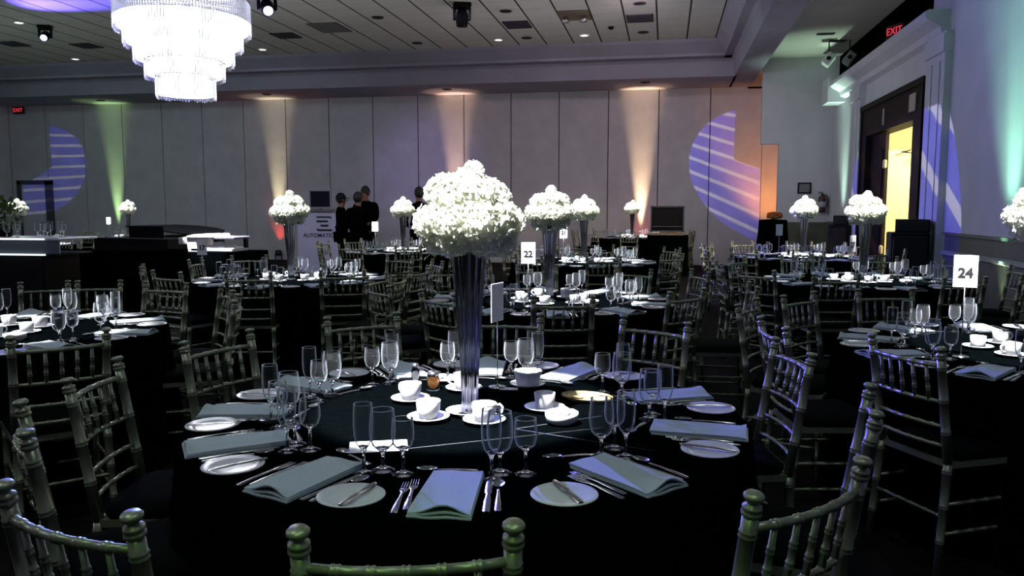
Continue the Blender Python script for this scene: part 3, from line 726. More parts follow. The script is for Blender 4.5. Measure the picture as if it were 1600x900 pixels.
def bouquet(x, y, z, label, scale=1.0, seed=0, group=None):
    rnd = random.Random(seed)
    t = thing('hydrangea_bouquet', label, 'flowers', (x, y, z), 0, group)
    sp_ = [(0, 0, .185, 1.0)]
    for k in range(6): sp_.append((.082 * math.cos(k * PI / 3), .082 * math.sin(k * PI / 3), .15 + rnd.uniform(-.01, .015), 1))
    for k in range(9): sp_.append((.128 * math.cos(k * PI / 4.5 + .3), .128 * math.sin(k * PI / 4.5 + .3), .075 + rnd.uniform(-.012, .012), 1))
    for k in range(7): sp_.append((.10 * math.cos(k * PI / 3.5), .10 * math.sin(k * PI / 3.5), .012 + rnd.uniform(-.01, .01), .95))
    sp_.append((rnd.uniform(-.02, .02), rnd.uniform(-.02, .02), .235, .62))
    for i, (a, b_, c, s_) in enumerate(sp_):
        o = link('bloom', BLOOM[i % 3], t, (a * scale, b_ * scale, c * scale), rnd.uniform(0, 6)); o.scale = (s_ * scale * rnd.uniform(.92, 1.1),) * 3
        o.rotation_euler = (b_ * -5, a * 5, rnd.uniform(0, 6))
    for k in range(5):
        a = rnd.uniform(0, 6.28); o = link('leaf', LEAF, t, (.06 * math.cos(a), .06 * math.sin(a), -.01), rot=(R(-25), 0, a - PI / 2)); o.scale = (scale,) * 3
    return t

# tablecloth: flat top, softly fluted skirt to the floor
def cloth_mesh():
    g = G(); n = 160; rt = .915; rows = []
    for f in (0.001, .3, .6, .85, .97): rows.append([(rt * f * math.cos(2 * PI * i / n), rt * f * math.sin(2 * PI * i / n), .75) for i in range(n + 1)])
    for z, fl, wv in ((.748, .0, 0), (.742, .008, .001), (.70, .014, .004), (.5, .03, .02), (.25, .045, .034), (.02, .06, .045)):
        row = []
        for i in range(n + 1):
            a = 2 * PI * (i % n) / n
            r_ = rt + fl + wv * (.6 * math.sin(18 * a) + .4 * math.sin(31 * a + 1))
            row.append((r_ * math.cos(a), r_ * math.sin(a), z))
        rows.append(row)
    g.grid(rows)
    return g.mesh('tablecloth', m_cloth)
CLOTH = cloth_mesh()
TT = G().lathe([(.0001, .722), (.90, .722), (.905, .73), (.905, .742), (.90, .745), (.0001, .745)], 64).mesh('tabletop', mat('plywood_top', (.25, .17, .1), .6))
TL = G().tube([(0, 0, 0), (0, 0, .722)], .016, 8).mesh('leg', m_blackm)
TNAME = {'near': 'nearest table', '22': 'second table back', 'b22': 'third table back', 'people': 'table before the people', 'midleft': 'middle left table',
         'left': 'left edge table', '24': 'right edge table', 'door': 'doorway table', 'ext': 'fire extinguisher table',
         'screen': 'black screen table', 'wall': 'far left wall table', 'bar': 'table behind the bar'}
HOURS = ['twelve', 'one', 'two', 'three', 'four', 'five', 'six', 'seven', 'eight', 'nine', 'ten', 'eleven']
def clock(a):
    """direction on a table as a clock hour, six pointing to the camera"""
    h = round((((90 - math.degrees(a)) / 30) % 12) * 2) / 2 % 12
    return ('half past ' + HOURS[int(h)]) if h % 1 else HOURS[int(h)] + " o'clock"
USED = set()
def quarter(a, k):
    """finer clock wording, never the same twice at one table"""
    q = round((((90 - math.degrees(a)) / 30) % 12) * 4) % 48
    for dq in (0, 1, -1, 2, -2, 3):
        c = (q + dq) % 48
        if (k, c) not in USED: break
    USED.add((k, c)); h, m_ = divmod(c, 4)
    return [HOURS[h] + " o'clock", 'quarter past ' + HOURS[h], 'half past ' + HOURS[h], 'quarter to ' + HOURS[(h + 1) % 12]][m_]
def item(me, name, loc, rz, label, cat, group=None):
    o = link(name, ME[me] if isinstance(me, str) else me, None, loc, rz)
    return tag(o, label, cat, group)

def place_setting(k, cx, cy, a, full=True, jit=True, glass_off=R(11), order=0):
    """one cover seen by its diner: bread plate and forks left, napkin middle, knife and spoon right, three glasses"""
    tn = TNAME[k]; ck = clock(a)
    rnd = random.Random(hash((round(cx * 100), round(math.degrees(a)))) & 0xffff)
    j = lambda s: rnd.uniform(-s, s) if jit else 0
    ur = Vector((math.cos(a), math.sin(a), 0)); ut = Vector((-ur.y, ur.x, 0))   # outward, counter-clockwise (= diner's right)
    c = Vector((cx, cy, .7505))
    face = a + PI / 2       # local +y points to the table centre
    def P(r_, t_): return c + ur * r_ + ut * t_
    item('napkin', 'napkin', P(.765 + j(.01), 0), face + j(.08), f"folded grey napkin at the {ck} place of the {tn}", 'napkin', 'napkins, ' + tn)
    pp = P(.80, -.225 + j(.01))
    item('plate', 'bread_plate', pp, 0, f"white bread plate at the {ck} place of the {tn}", 'plate', 'bread plates, ' + tn)
    if full:
        kn = item('butter_knife', 'butter_knife', pp + ur * .075 + ut * (-.01) + Vector((0, 0, .0145)), face - .28 + j(.1), f"butter knife on the bread plate, {ck} place, {tn}", 'knife', 'butter knives, ' + tn)
        item('fork', 'fork', P(.885, -.118), face + j(.05), f"outer dinner fork left of the napkin, {ck} place, {tn}", 'fork', 'forks, ' + tn)
        item('fork', 'fork', P(.865, -.092), face + j(.05), f"inner fork beside the napkin, {ck} place, {tn}", 'fork', 'forks, ' + tn)
        item('knife', 'dinner_knife', P(.875, .095), face + j(.05), f"dinner knife right of the napkin, {ck} place, {tn}", 'knife', 'dinner knives, ' + tn)
        item('spoon', 'soup_spoon', P(.87, .122), face + j(.06), f"soup spoon right of the knife, {ck} place, {tn}", 'spoon', 'soup spoons, ' + tn)
        item('teaspoon', 'dessert_spoon', P(.585, .06), face + R(80) + j(.2), f"dessert spoon lying above the napkin, {ck} place, {tn}", 'spoon', 'dessert spoons, ' + tn)
    ga = a + glass_off
    gu = Vector((math.cos(ga), math.sin(ga), 0)); gt = Vector((-gu.y, gu.x, 0))
    pos = [(.655, -.035), (.60, .0), (.62, .066)]
    if order == 1: pos = [(.655, .0), (.60, -.055), (.585, .035)]
    for me, nm, w_, (r_, t_) in zip(('flute', 'goblet', 'wine'), ('champagne_flute', 'water_goblet', 'wine_glass'), ('champagne flute', 'large water goblet', 'small wine glass'), pos):
        item(me, nm, c + gu * (r_ + j(.008)) + gt * (t_ + j(.008)), 0, f"empty {w_} of the {ck} place, {tn}", 'glass', w_ + 's, ' + tn)

def number_card(x, y, rz, num, label, h=.40, kind='tall'):
    t = thing('table_number_stand', label, 'table number', (x, y, .7505), rz)
    part('base', G().lathe([(.035, 0), (.036, .003), (.01, .008), (.003, .012)], 18), m_steel, t)
    part('rod', G().tube([(0, 0, .01), (0, 0, h - .09)], .0022, 6), m_steel, t)
    cd = part('card', G().bbox(-.05, .05, -.0012, .0012, h - .1, h + .05, .0006), m_white, t)
    if num:
        text('digits', num, .062, m_ink, cd, (0, -.0018, h - .035), extrude=.0003, offset=.0028)

def centre_items(k, cx, cy, n=7):
    tn = TNAME[k]; rnd = random.Random(len(tn) * 7 + 3)
    words_ = ['nearest the camera', 'right of the vase', 'behind the vase on the right', 'behind the vase', 'behind the vase on the left', 'left of the vase', 'front left of the vase']
    for i in range(n):
        a = -PI / 2 + i * 2 * PI / n + rnd.uniform(-.1, .1); r_ = rnd.uniform(.20, .27)
        p = Vector((cx + r_ * math.cos(a), cy + r_ * math.sin(a), .7505))
        item('saucer', 'saucer', p, 0, f"white saucer {words_[i]}, {tn}", 'saucer', 'saucers, ' + tn)
        if i % 3 == 2: item('votive', 'votive_holder', p + Vector((0, 0, .0075)), 0, f"frosted candle cup {words_[i]}, {tn}", 'candle holder', 'candle cups, ' + tn)
        else:
            q = item('cup', 'coffee_cup', p + Vector((0, 0, .0075)), rnd.uniform(0, 6), f"white coffee cup {words_[i]}, {tn}", 'cup', 'coffee cups, ' + tn)
            link('cup_handle', ME['cup_handle'], q)
    item('bowl', 'sugar_bowl', (cx + .33, cy - .18, .7505), 0, f"low white bowl right of the cups, {tn}", 'bowl', 'bowls, ' + tn)

def banquet_table(k, seats, full=True, vase=True, glass_off=R(11), chairs=None, cr=1.14):
    cx, cy = TABLES[k]; tn = TNAME[k]
    t = thing('round_table', f"round table hidden under its black cloth, the {tn}", 'table', (cx, cy, 0), 0, 'round banquet tables')
    link('tabletop', TT, t)
    for a in (45, 135, 225, 315): link('leg', TL, t, (.5 * math.cos(R(a)), .5 * math.sin(R(a)), 0))
    o = link('tablecloth', CLOTH, None, (cx, cy, 0)); tag(o, f"black floor-length cloth over the {tn}", 'tablecloth', 'black tablecloths')
    for i, a in enumerate(seats): place_setting(k, cx, cy, R(a), full, glass_off=glass_off, order=i % 2)
    if vase:
        item('vase', 'trumpet_vase', (cx, cy, .7505), 0, f"tall mirrored trumpet vase on the {tn}", 'vase', 'mirrored trumpet vases')
        bouquet(cx, cy, 1.335, f"ball of white hydrangeas in the tall vase on the {tn}", 1.0, len(tn), 'white hydrangea centrepieces')
    if chairs is not None:
        for a, r_, tw in chairs:
            ra = R(a); ck = quarter(ra, k)
            chair(cx + r_ * math.cos(ra), cy + r_ * math.sin(ra), ra + PI / 2 + R(tw), f"gold bamboo-style chair at {ck} around the {tn}", 'chiavari chairs at the ' + tn)

def from_back(k, mx, my, deg, label_a=None):
    """chair given by the middle of its back top and the direction of its back line"""
    cx, cy = TABLES[k]; tn = TNAME[k]
    d = R(deg); f = Vector((-math.sin(d), math.cos(d), 0))
    if f.dot(Vector((cx - mx, cy - my, 0))) < 0: f = -f; d += PI
    p = Vector((mx, my, 0)) + f * .268
    ck = quarter(math.atan2(my - cy, mx - cx), k)
    chair(p.x, p.y, d, f"gold bamboo-style chair at {ck} around the {tn}", 'chiavari chairs at the ' + tn)

# ------------------------------------------------------------------ nearest table, set for eleven
NEAR_SEATS = [280, 316, 355, 30, 70, 98, 125, 157, 189, 218, 250]
banquet_table('near', NEAR_SEATS, True, True)
for mx, my, deg in [(-.42, 1.25, 15), (-1.09, 1.26, -15), (-1.63, 1.76, -46), (-1.88, 2.34, 104), (-1.84, 3.04, 75), (-1.48, 3.76, 41),
                    (-.79, 3.94, 4), (-.04, 3.88, -32), (.50, 3.24, -77), (.59, 2.38, -101), (.30, 1.65, 46)]:
    from_back('near', mx, my, deg)
Z0 = .7505
def cup_set(x, y, rz, w_, cup='cup', nm='coffee_cup', sup=True):
    if sup: item('saucer', 'saucer', (x, y, Z0), 0, f"white saucer {w_} on the nearest table", 'saucer', 'saucers on the nearest table')
    q = item(cup, nm, (x, y, Z0 + (.0075 if sup else 0)), rz, f"white cup {w_} on the nearest table", 'cup', 'cups on the nearest table')
    if cup == 'cup': link('cup_handle', ME['cup_handle'], q)
    return q
cup_set(-.76, 2.50, 2.2, 'left of the vase, nearer the camera')
cup_set(-.90, 2.74, 2.6, 'leftmost beside the shakers')
cup_set(-.75, 2.94, 3.3, 'behind the vase at left')
cup_set(-.57, 2.50, .4, 'in front of the vase')
cup_set(-.66, 2.44, -1.0, 'in front of the vase beside the middle glasses') if False else None
cup_set(-.40, 2.70, 0, 'right of the vase', 'votive', 'votive_holder')
item('bowl', 'sugar_bowl', (-.32, 2.54, Z0), 0, 'low white sugar bowl right of the vase on the nearest table', 'bowl')
sg = G()
for i in range(14):
    a = i * 2.4; r_ = .008 * math.sqrt(i) * 1.3
    sg.bbox(-.011, .011, -.007, .007, -.002, .002, .001, M=Matrix.Translation((r_ * math.cos(a), r_ * math.sin(a), .036 + .003 * (i % 3))) @ Matrix.Rotation(a, 4, 'Z') @ Matrix.Rotation(.5, 4, 'X'))
o = link('sugar_packets', sg.mesh('sugar_packets', m_white), None, (-.32, 2.54, Z0)); tag(o, 'heap of white sugar packets in the low bowl', 'sugar packets'); o['kind'] = 'stuff'
# creamer with pleated rim on a saucer
item('saucer', 'saucer', (-.52, 3.05, Z0), 0, 'white saucer under the pleated dish behind the vase, nearest table', 'saucer', 'saucers on the nearest table')
g = G().lathe([(.0001, .002), (.04, .0), (.042, .004), (.045, .02), (.052, .05), (.056, .058), (.053, .058), (.048, .05), (.04, .02), (.0001, .012)], 36, flute=(9, .05))
item(g.mesh('dish', m_china), 'pleated_dish', (-.52, 3.05, Z0 + .0075), 0, 'white pleated dish on a saucer behind the vase, nearest table', 'dish')
# oval tray of crackers
tr = G().lathe([(.0001, .003), (.07, .003), (.075, 0), (.08, .003), (.098, .014), (.099, .016), (.095, .016), (.075, .007), (.0001, .006)], 36, sx=1.0, sy=.7)
item(tr.mesh('tray', mat('tan_wicker', (.35, .24, .10), .7)), 'cracker_tray', (-.27, 2.88, Z0), -.3, 'oval tan tray of crackers right of the vase', 'tray')
rnd = random.Random(5)
ck_m = G().bbox(-.019, .019, -.019, .019, -.0025, .0025, .002).mesh('cracker', noise_mat('baked_cracker', (.50, .34, .13), (.65, .48, .2), 90, .8))
for i in range(12):
    x, y = -.06 + .04 * (i % 4), -.028 + .028 * (i // 4)
    o = link('cracker', ck_m, None, (-.27 + x * .95 + y * .3, 2.88 + y * .95 - x * .3, Z0 + .012 + .002 * (i % 2)), rot=(rnd.uniform(-.12, .12), rnd.uniform(-.12, .12), rnd.uniform(0, 3)))
    tag(o, 'square baked cracker on the oval tan tray', 'cracker', 'crackers on the tray')
# shakers
def shaker(x, y, rr_, h, label, fill, fm):
    t = thing('shaker', label, 'shaker', (x, y, Z0))
    part('jar', G().lathe([(.0001, 0), (rr_, 0), (rr_ * 1.05, .004), (rr_, h * .5), (rr_ * .82, h * .75), (rr_ * .76, h * .75), (rr_ * .92, h * .5), (rr_ * .95, .006), (.0001, .005)], 20), m_glass, t)
    part('lid', G().lathe([(rr_ * .86, h * .72), (rr_ * .88, h * .86), (rr_ * .6, h * .97), (.0001, h)], 20), m_steel, t)
    f = part('filling', G().lathe([(.0001, .007), (rr_ * .88, .007), (rr_ * .86, h * fill), (.0001, h * fill)], 16), fm, t); f['kind'] = 'stuff'
shaker(-.97, 3.02, .017, .085, 'slim glass salt shaker on the nearest table', .5, mat('salt', (.8, .8, .8), .8))
shaker(-.87, 2.93, .026, .075, 'squat glass shaker of chilli flakes on the nearest table', .62, noise_mat('chilli_flakes', (.35, .05, .01), (.7, .38, .08), 260, .8))
for x, y, rz, w_, a, b_ in [(-.82, 2.19, .35, 'front left of the vase', .085, .055), (-.585, 3.0, .1, 'behind the vase', .035, .02)]:
    item(G().box(-a, a, -b_, b_, 0, .0008).mesh('menu_card', m_white), 'menu_card', (x, y, Z0), rz, f"blank white menu card lying {w_} on the nearest table", 'card')
item('saucer', 'saucer', (-.655, 2.60, Z0), 0, 'white saucer right at the foot of the vase, nearest table', 'saucer', 'saucers on the nearest table')
item('saucer', 'saucer', (-.87, 3.09, Z0), 0, 'white saucer behind the chilli shaker, nearest table', 'saucer', 'saucers on the nearest table')
# white number card seen edge-on behind the vase (stands on table 22)
# pressed creases in the nearest cloth, their sheen painted as a paler tone
cl = [o for o in C.objects if o.name.startswith('tablecloth')][0]
for p0, p1 in [((-.82, 2.13), (-.18, 2.52)), ((-.46, 2.45), (-.02, 2.30)), ((-.46, 2.45), (-.20, 2.66))]:
    part('pressed_crease', G().tube([(p0[0] + .64, p0[1] - 2.59, .7498), (p1[0] + .64, p1[1] - 2.59, .7498)], .0012, 6), mat('crease_sheen', (.03, .04, .045), .6), cl)

# ------------------------------------------------------------------ the other tables
ring = lambda ph, n=10: [ph + i * 360 / n for i in range(n)]
def ring_chairs(ph, skip=(), n=10, r_=1.12, seed=1):
    rnd = random.Random(seed)
    return [(a % 360, r_ + rnd.uniform(-.06, .08), rnd.uniform(-9, 9)) for a in ring(ph, n) if not any(abs((a - s + 180) % 360 - 180) < 17 for s in skip)]
banquet_table('22', ring(282), True, chairs=ring_chairs(282, (240, 210, 246, 282, 330, 318, 30), seed=2))
for mx, my, deg in [(-.60, 4.80, 14), (.15, 5.30, 52), (-1.42, 4.88, -38), (-1.98, 5.32, -45), (.30, 6.95, -70)]: from_back('22', mx, my, deg)
banquet_table('left', ring(262), True, chairs=ring_chairs(262, (100, 47, 20, 334, 262, 298), seed=3), vase=False)
for mx, my, deg in [(-4.11, 5.17, 19), (-2.86, 4.85, -48), (-2.50, 4.35, -64), (-2.55, 2.98, 48)]: from_back('left', mx, my, deg)
banquet_table('24', ring(234), True, chairs=ring_chairs(234, (234, 135, 104), seed=4))
for mx, my, deg in [(.96, 3.44, -62), (.83, 5.22, 51), (1.43, 5.60, 14)]: from_back('24', mx, my, deg)
banquet_table('midleft', ring(276), False, chairs=ring_chairs(276, (282, 318, 240, 204, 130, 100, 168), seed=5))
for mx, my, deg in [(-2.70, 6.42, 22), (-3.37, 6.05, 14), (-4.10, 6.02, -20), (-4.80, 7.55, 102), (-4.74, 6.6, -57), (-4.55, 8.2, 30), (-2.10, 6.16, 93)]: from_back('midleft', mx, my, deg)
banquet_table('door', ring(250), False, chairs=ring_chairs(250, (35, 250, 214, 178), seed=6))
for mx, my, deg in [(2.95, 8.8, -52), (1.36, 6.78, 11), (.78, 7.18, -42), (.52, 8.05, -85)]: from_back('door', mx, my, deg)
banquet_table('b22', ring(250), False, chairs=ring_chairs(250, (0,), seed=7))
for mx, my, deg in [(.16, 10.2, -84)]: from_back('b22', mx, my, deg)
banquet_table('people', ring(290), False, chairs=ring_chairs(290, seed=8))
banquet_table('ext', ring(264), False, chairs=ring_chairs(264, seed=9))
banquet_table('screen', ring(270), False, chairs=ring_chairs(270, seed=10))
banquet_table('wall', ring(270), False, chairs=ring_chairs(270, seed=11))
banquet_table('bar', ring(270), False, chairs=ring_chairs(270, seed=12))
for k in TABLES:
    if k != 'near': centre_items(k, *TABLES[k])
number_card(-.945, 5.56, R(4), '22', 'white card numbered 22 on a thin stand', .405)
number_card(1.38, 4.05, R(-18), '24', 'tilted white card numbered 24 on a thin stand', .43)
number_card(-.635, 3.02, R(74), '', 'white number card seen nearly edge-on behind the nearest vase', .36)
number_card(-1.22, 9.75, R(30), '21', 'small white number card on the table just beyond table 22', .42)
number_card(-4.20, 6.72, R(0), '17', 'bright white number card on the middle left table', .36)
number_card(-4.45, 11.9, R(10), '', 'small white number card before the standing people', .42)
number_card(1.50, 11.2, R(25), '', 'white number card on the table before the fire extinguisher', .42)
number_card(1.65, 7.60, R(48), '27', 'angled white number card on the table near the bright doorway', .40)
number_card(-12.2, 15.9, R(10), '', 'white number card on the table by the far left wall', .42)

# ------------------------------------------------------------------ people
def skin_mesh(name, joints, bones, radii, m, sub=2):
    me = bpy.data.meshes.new(name); names = list(joints); idx = {n_: i for i, n_ in enumerate(names)}
    me.from_pydata([joints[n_] for n_ in names], [(idx[a], idx[b_]) for a, b_ in bones], [])
    o = bpy.data.objects.new(name, me); C.objects.link(o)
    md = o.modifiers.new('skin', 'SKIN'); md.use_smooth_shade = True
    for n_ in names:
        r_ = radii[n_]; me.skin_vertices[0].data[idx[n_]].radius = r_ if isinstance(r_, tuple) else (r_, r_)
    me.skin_vertices[0].data[0].use_root = True
    s_ = o.modifiers.new('sub', 'SUBSURF'); s_.levels = sub; s_.render_levels = sub
    dg = bpy.context.evaluated_depsgraph_get(); new = bpy.data.meshes.new_from_object(o.evaluated_get(dg))
    bpy.data.objects.remove(o); new.materials.clear(); new.materials.append(m)
    for p in new.polygons: p.use_smooth = True
    return new
def person(x, y, rz, label, h=1.8, lean=0, arms='down', short_sleeve=False, cap=False, head_turn=0):
    k = h / 1.8
    t = thing('person', label, 'person', (x, y, 0), rz)
    def J(a, b_, c): return (a * k, b_ * k + lean * max(0, c - 1) , c * k)
    if arms == 'hip': RA = [(.22, 0, 1.44), (.36, -.05, 1.20), (.22, .10, 1.02), (.17, .16, 1.00)]
    elif arms == 'forward': RA = [(.21, 0, 1.44), (.25, .08, 1.17), (.17, .30, 1.10), (.15, .38, 1.10)]
    else: RA = [(.21, 0, 1.44), (.26, -.02, 1.16), (.27, .06, .92), (.27, .08, .84)]
    LA = [(-.21, 0, 1.44), (-.25, .05, 1.17), (-.2, .26, 1.06), (-.18, .33, 1.05)] if arms != 'down' else [(-a, b_, c) for a, b_, c in RA]
    j = dict(pelvis=J(0, 0, .95), belly=J(0, .01, 1.1), chest=J(0, 0, 1.33), neck0=J(0, 0, 1.49), neck=J(0, .01, 1.535), head0=J(0, .03, 1.60), head=J(0, .03, 1.68), top=J(0, .02, 1.75))
    e = [('pelvis', 'belly'), ('belly', 'chest'), ('chest', 'neck0'), ('neck0', 'neck'), ('neck', 'head0'), ('head0', 'head'), ('head', 'top')]
    r_ = dict(pelvis=(.15 * k, .11 * k), belly=(.14 * k, .1 * k), chest=(.165 * k, .11 * k), neck0=(.075 * k, .065 * k), neck=.058 * k, head0=(.066 * k, .078 * k), head=(.078 * k, .095 * k), top=(.05 * k, .06 * k))
    for s_, A in (('R', RA), ('L', LA)):
        for n_, p, q in zip(('sh', 'el', 'wr', 'ha'), A, (.058, .045, .030, .032)): j[s_ + n_] = J(*p); r_[s_ + n_] = q * k
        e += [('chest', s_ + 'sh'), (s_ + 'sh', s_ + 'el'), (s_ + 'el', s_ + 'wr'), (s_ + 'wr', s_ + 'ha')]
        sx = 1 if s_ == 'R' else -1
        fw = Vector(A[3]) - Vector(A[2]); fw.normalize(); side = Vector((sx * .3, -.6, .3)).normalized()
        for fi in range(4):
            b0 = Vector(A[3]) + fw * .03 + side * (.012 * (fi - 1.5))
            for q, (dd, rr_) in enumerate(((.0, .010), (.035 + .004 * (fi in (1, 2)), .0085), (.062 + .006 * (fi in (1, 2)), .007))):
                n_ = f'{s_}f{fi}{q}'; pt = b0 + fw * dd + Vector((0, 0, -.012 * q)); j[n_] = J(*pt); r_[n_] = rr_ * k
                e.append((s_ + 'ha' if q == 0 else f'{s_}f{fi}{q-1}', n_))
        n_ = s_ + 'th'; pt = Vector(A[2]) + fw * .05 + side * .04; j[n_] = J(*pt); r_[n_] = .009 * k; e.append((s_ + 'wr', n_))
        n2 = s_ + 'th2'; pt = pt + fw * .03 + side * .008; j[n2] = J(*pt); r_[n2] = .008 * k; e.append((n_, n2))
        for n_, p, q in zip(('hip', 'kn', 'an', 'toe'), ((sx * .1, 0, .90), (sx * .11, .02, .50), (sx * .12, -.02, .09), (sx * .13, .13, .035)), (.088, .058, .042, .034)):
            j[s_ + n_] = (p[0] * k, p[1] * k, p[2] * k); r_[s_ + n_] = q * k
        e += [('pelvis', s_ + 'hip'), (s_ + 'hip', s_ + 'kn'), (s_ + 'kn', s_ + 'an'), (s_ + 'an', s_ + 'toe')]
    link('body', skin_mesh('body', j, e, r_, m_skin), t)
    # jacket
    up = ['chest', 'belly', 'pelvis', 'neck0']; jj = {n_: j[n_] for n_ in ('pelvis', 'belly', 'chest', 'neck0', 'neck')}
    ends = ('sh', 'el') if short_sleeve else ('sh', 'el', 'wr')
    ee = [('pelvis', 'belly'), ('belly', 'chest'), ('chest', 'neck0'), ('neck0', 'neck')]
    for s_ in 'RL':
        prev = 'chest'
        for n_ in ends: jj[s_ + n_] = j[s_ + n_]; ee.append((prev, s_ + n_)); prev = s_ + n_
    jj['hem'] = J(0, 0, .80); ee.append(('pelvis', 'hem'))
    rj = {n_: (tuple(q * 1.17 for q in r_[n_]) if isinstance(r_[n_], tuple) else r_[n_] * 1.28) for n_ in jj if n_ != 'hem'}
    rj['hem'] = (.19 * k, .14 * k); rj['neck0'] = (.085 * k, .078 * k); rj['neck'] = .068 * k
    link('jacket', skin_mesh('jacket', jj, ee, rj, m_suit), t)
    jt = {'pelvis': j['pelvis']}; et = []; rt = {'pelvis': (.155 * k, .12 * k)}
    for s_ in 'RL':
        prev = 'pelvis'
        for n_, q in (('hip', .102), ('kn', .078), ('an', .066)): jt[s_ + n_] = j[s_ + n_]; rt[s_ + n_] = q * k; et.append((prev, s_ + n_)); prev = s_ + n_
    link('trousers', skin_mesh('trousers', jt, et, rt, m_suit), t)
    for sx in (-1, 1):
        part('shoe', G().lathe([(.0001, .0), (.045, .0), (.05, .02), (.045, .06), (.03, .09), (.0001, .1)], 14, Matrix.Translation((sx * .125 * k, .05, 0)), sy=2.6), m_blackp, t)
    # hair
    hc = Vector(j['head'])
    M = Matrix.Translation(hc + Vector((0, -.024, .012))) @ Matrix.Diagonal((.09 * k, .105 * k, .118 * k, 1))
    hg = G().lathe([(math.cos(a), math.sin(a)) for a in [-1.25, -.95, -.6, -.3, 0, .3, .6, .9, 1.2, 1.45]] + [(.0001, 1)], 20, M)
    link('hair', hg.mesh('hair', m_hair), t)
    fg = G()  # face: nose, brows, ears
    fg.add([(0, .115 * k, .02), (-.014, .098 * k, -.03), (.014, .098 * k, -.03), (0, .126 * k, -.028)], [(0, 1, 3), (0, 3, 2), (1, 2, 3)], True, 0, Matrix.Translation(hc))
    for sx in (-1, 1):
        fg.lathe([(.0001, -.006), (.014, -.004), (.017, 0), (.014, .004), (.0001, .006)], 10, Matrix.Translation(hc + Vector((sx * .082 * k, 0, -.015))) @ Matrix.Rotation(R(90), 4, 'Y') @ Matrix.Diagonal((1.6, 1, 1, 1)))
    link('face', fg.mesh('face', m_skin), t)
    mg = G().bbox(-.022, .022, .096 * k, .101 * k, -.064, -.054, .002, M=Matrix.Translation(hc))
    for sx in (-1, 1): mg.lathe([(.0001, -.003), (.009, 0), (.0001, .003)], 10, Matrix.Translation(hc + Vector((sx * .03, .093 * k, .0))) @ Matrix.Rotation(R(90), 4, 'X'), mi=1)
    link('eyes_and_mouth', mg.mesh('eyes_and_mouth', [mat('lips', (.25, .09, .08), .6), m_hair]), t)
    if cap:
        cg = G().lathe([(1.04, -.1), (1.06, .1), (.95, .5), (.6, .92), (.0001, 1.08)], 20, M); cg.bbox(-.07 * k, .07 * k, .06 * k, .17 * k, .02, .03, .004, M=Matrix.Translation(hc))
        link('cap', cg.mesh('cap', m_blackp), t)
    return t
person(-5.88, 14.8, R(-8), 'person in a black suit seen from behind, hand on hip, beside the white booth', 1.74, arms='hip')
person(-6.12, 15.85, R(175), 'tall person in black facing the others, behind the suited group', 1.88, arms='forward')
person(-6.42, 15.25, R(-60), 'shorter person in black with a cap, left in the huddle', 1.72, arms='forward', cap=True)
person(-4.70, 15.0, R(25), 'person in a black short-sleeved shirt standing apart on the right', 1.84, arms='forward', short_sleeve=True)

# ------------------------------------------------------------------ booth with white front, monitor and speaker
t = thing('display_counter', 'white fronted promotional counter with black striped emblem', 'counter', (-7.05, 15.9, 0))
part('counter_body', G().bbox(-.62, .62, -.05, .55, .0, 1.33, .01), m_paint, t)
part('counter_top', G().bbox(-.60, .66, -.08, .58, 1.33, 1.36, .006), mat('grey_top', (.3, .3, .34), .5), t)
fp = part('front_panel', G().bbox(-.60, .60, -.07, -.05, .05, 1.33, .004), mat('pale_blue_white_panel', (.52, .52, .72), .6), t)
# emblem: four bars
lg = G(); sx_, zt = -.10, 1.27
def bar(pts): lg.prism(pts, -.078, -.07, 'y')
bar([(-.16, 1.255), (.13, 1.255), (.17, 1.24), (.18, 1.205), (.15, 1.215), (.12, 1.22), (-.16, 1.22)])
bar([(-.16, 1.17), (.08, 1.17), (.10, 1.13), (-.16, 1.13)])
bar([(-.09, 1.08), (.10, 1.08), (.11, 1.06), (.09, 1.04), (-.06, 1.04)])
bar([(-.16, 1.005), (-.12, .985), (.18, .985), (.18, .945), (-.13, .945), (-.16, .965)])
part('emblem', lg, m_ink, fp)
text('lettering', 'AUTOMATIC|DEKA', .118, mat('navy_ink', (.01, .012, .05), .6), fp, (-.47, -.074, .85), align='LEFT', extrude=.002, offset=.0015)
t = thing('monitor', 'dark monitor in a thin frame standing on the white counter', 'monitor', (-7.17, 15.95, 1.36))
part('screen', G().bbox(-.22, .22, -.02, .01, .09, .42, .006), mat('dark_screen', (.01, .008, .02), .15), t)
part('bezel', G().box(-.25, .25, -.015, .015, .06, .09).box(-.25, .25, -.015, .015, .42, .445).box(-.25, -.22, -.015, .015, .09, .42).box(.22, .25, -.015, .015, .09, .42), mat('silver_bezel', (.25, .25, .27), .4), t)
part('stand', G().bbox(-.14, .14, -.1, .1, 0, .02, .005).box(-.03, .03, 0, .03, .02, .1), m_blackp, t)
t = thing('mixing_console', 'low grey mixing console in front of the monitor on the counter', 'mixer', (-7.1, 15.84, 1.36))
part('console_body', G().prism([(-.1, 0), (.08, 0), (.08, .05), (-.1, .02)], -.26, .26, 'x'), mat('console_grey', (.2, .2, .21), .5), t)
kg = G()
for i in range(10): kg.lathe([(.007, 0), (.006, .012), (.0001, .013)], 8, Matrix.Translation((-.22 + i * .048, .0, .035)))
part('knobs', kg, m_blackp, t)
t = thing('laptop', 'open laptop with pale lid at the right end of the counter', 'laptop', (-6.62, 15.9, 1.36))
part('keyboard_base', G().bbox(-.15, .15, -.1, .1, 0, .018, .004), mat('laptop_grey', (.3, .3, .33), .4), t)
part('lid', G().bbox(-.15, .15, -.004, .004, 0, .2, .003, M=Matrix.Translation((0, .1, .018)) @ Matrix.Rotation(R(-15), 4, 'X')), MATS['laptop_grey'], t)

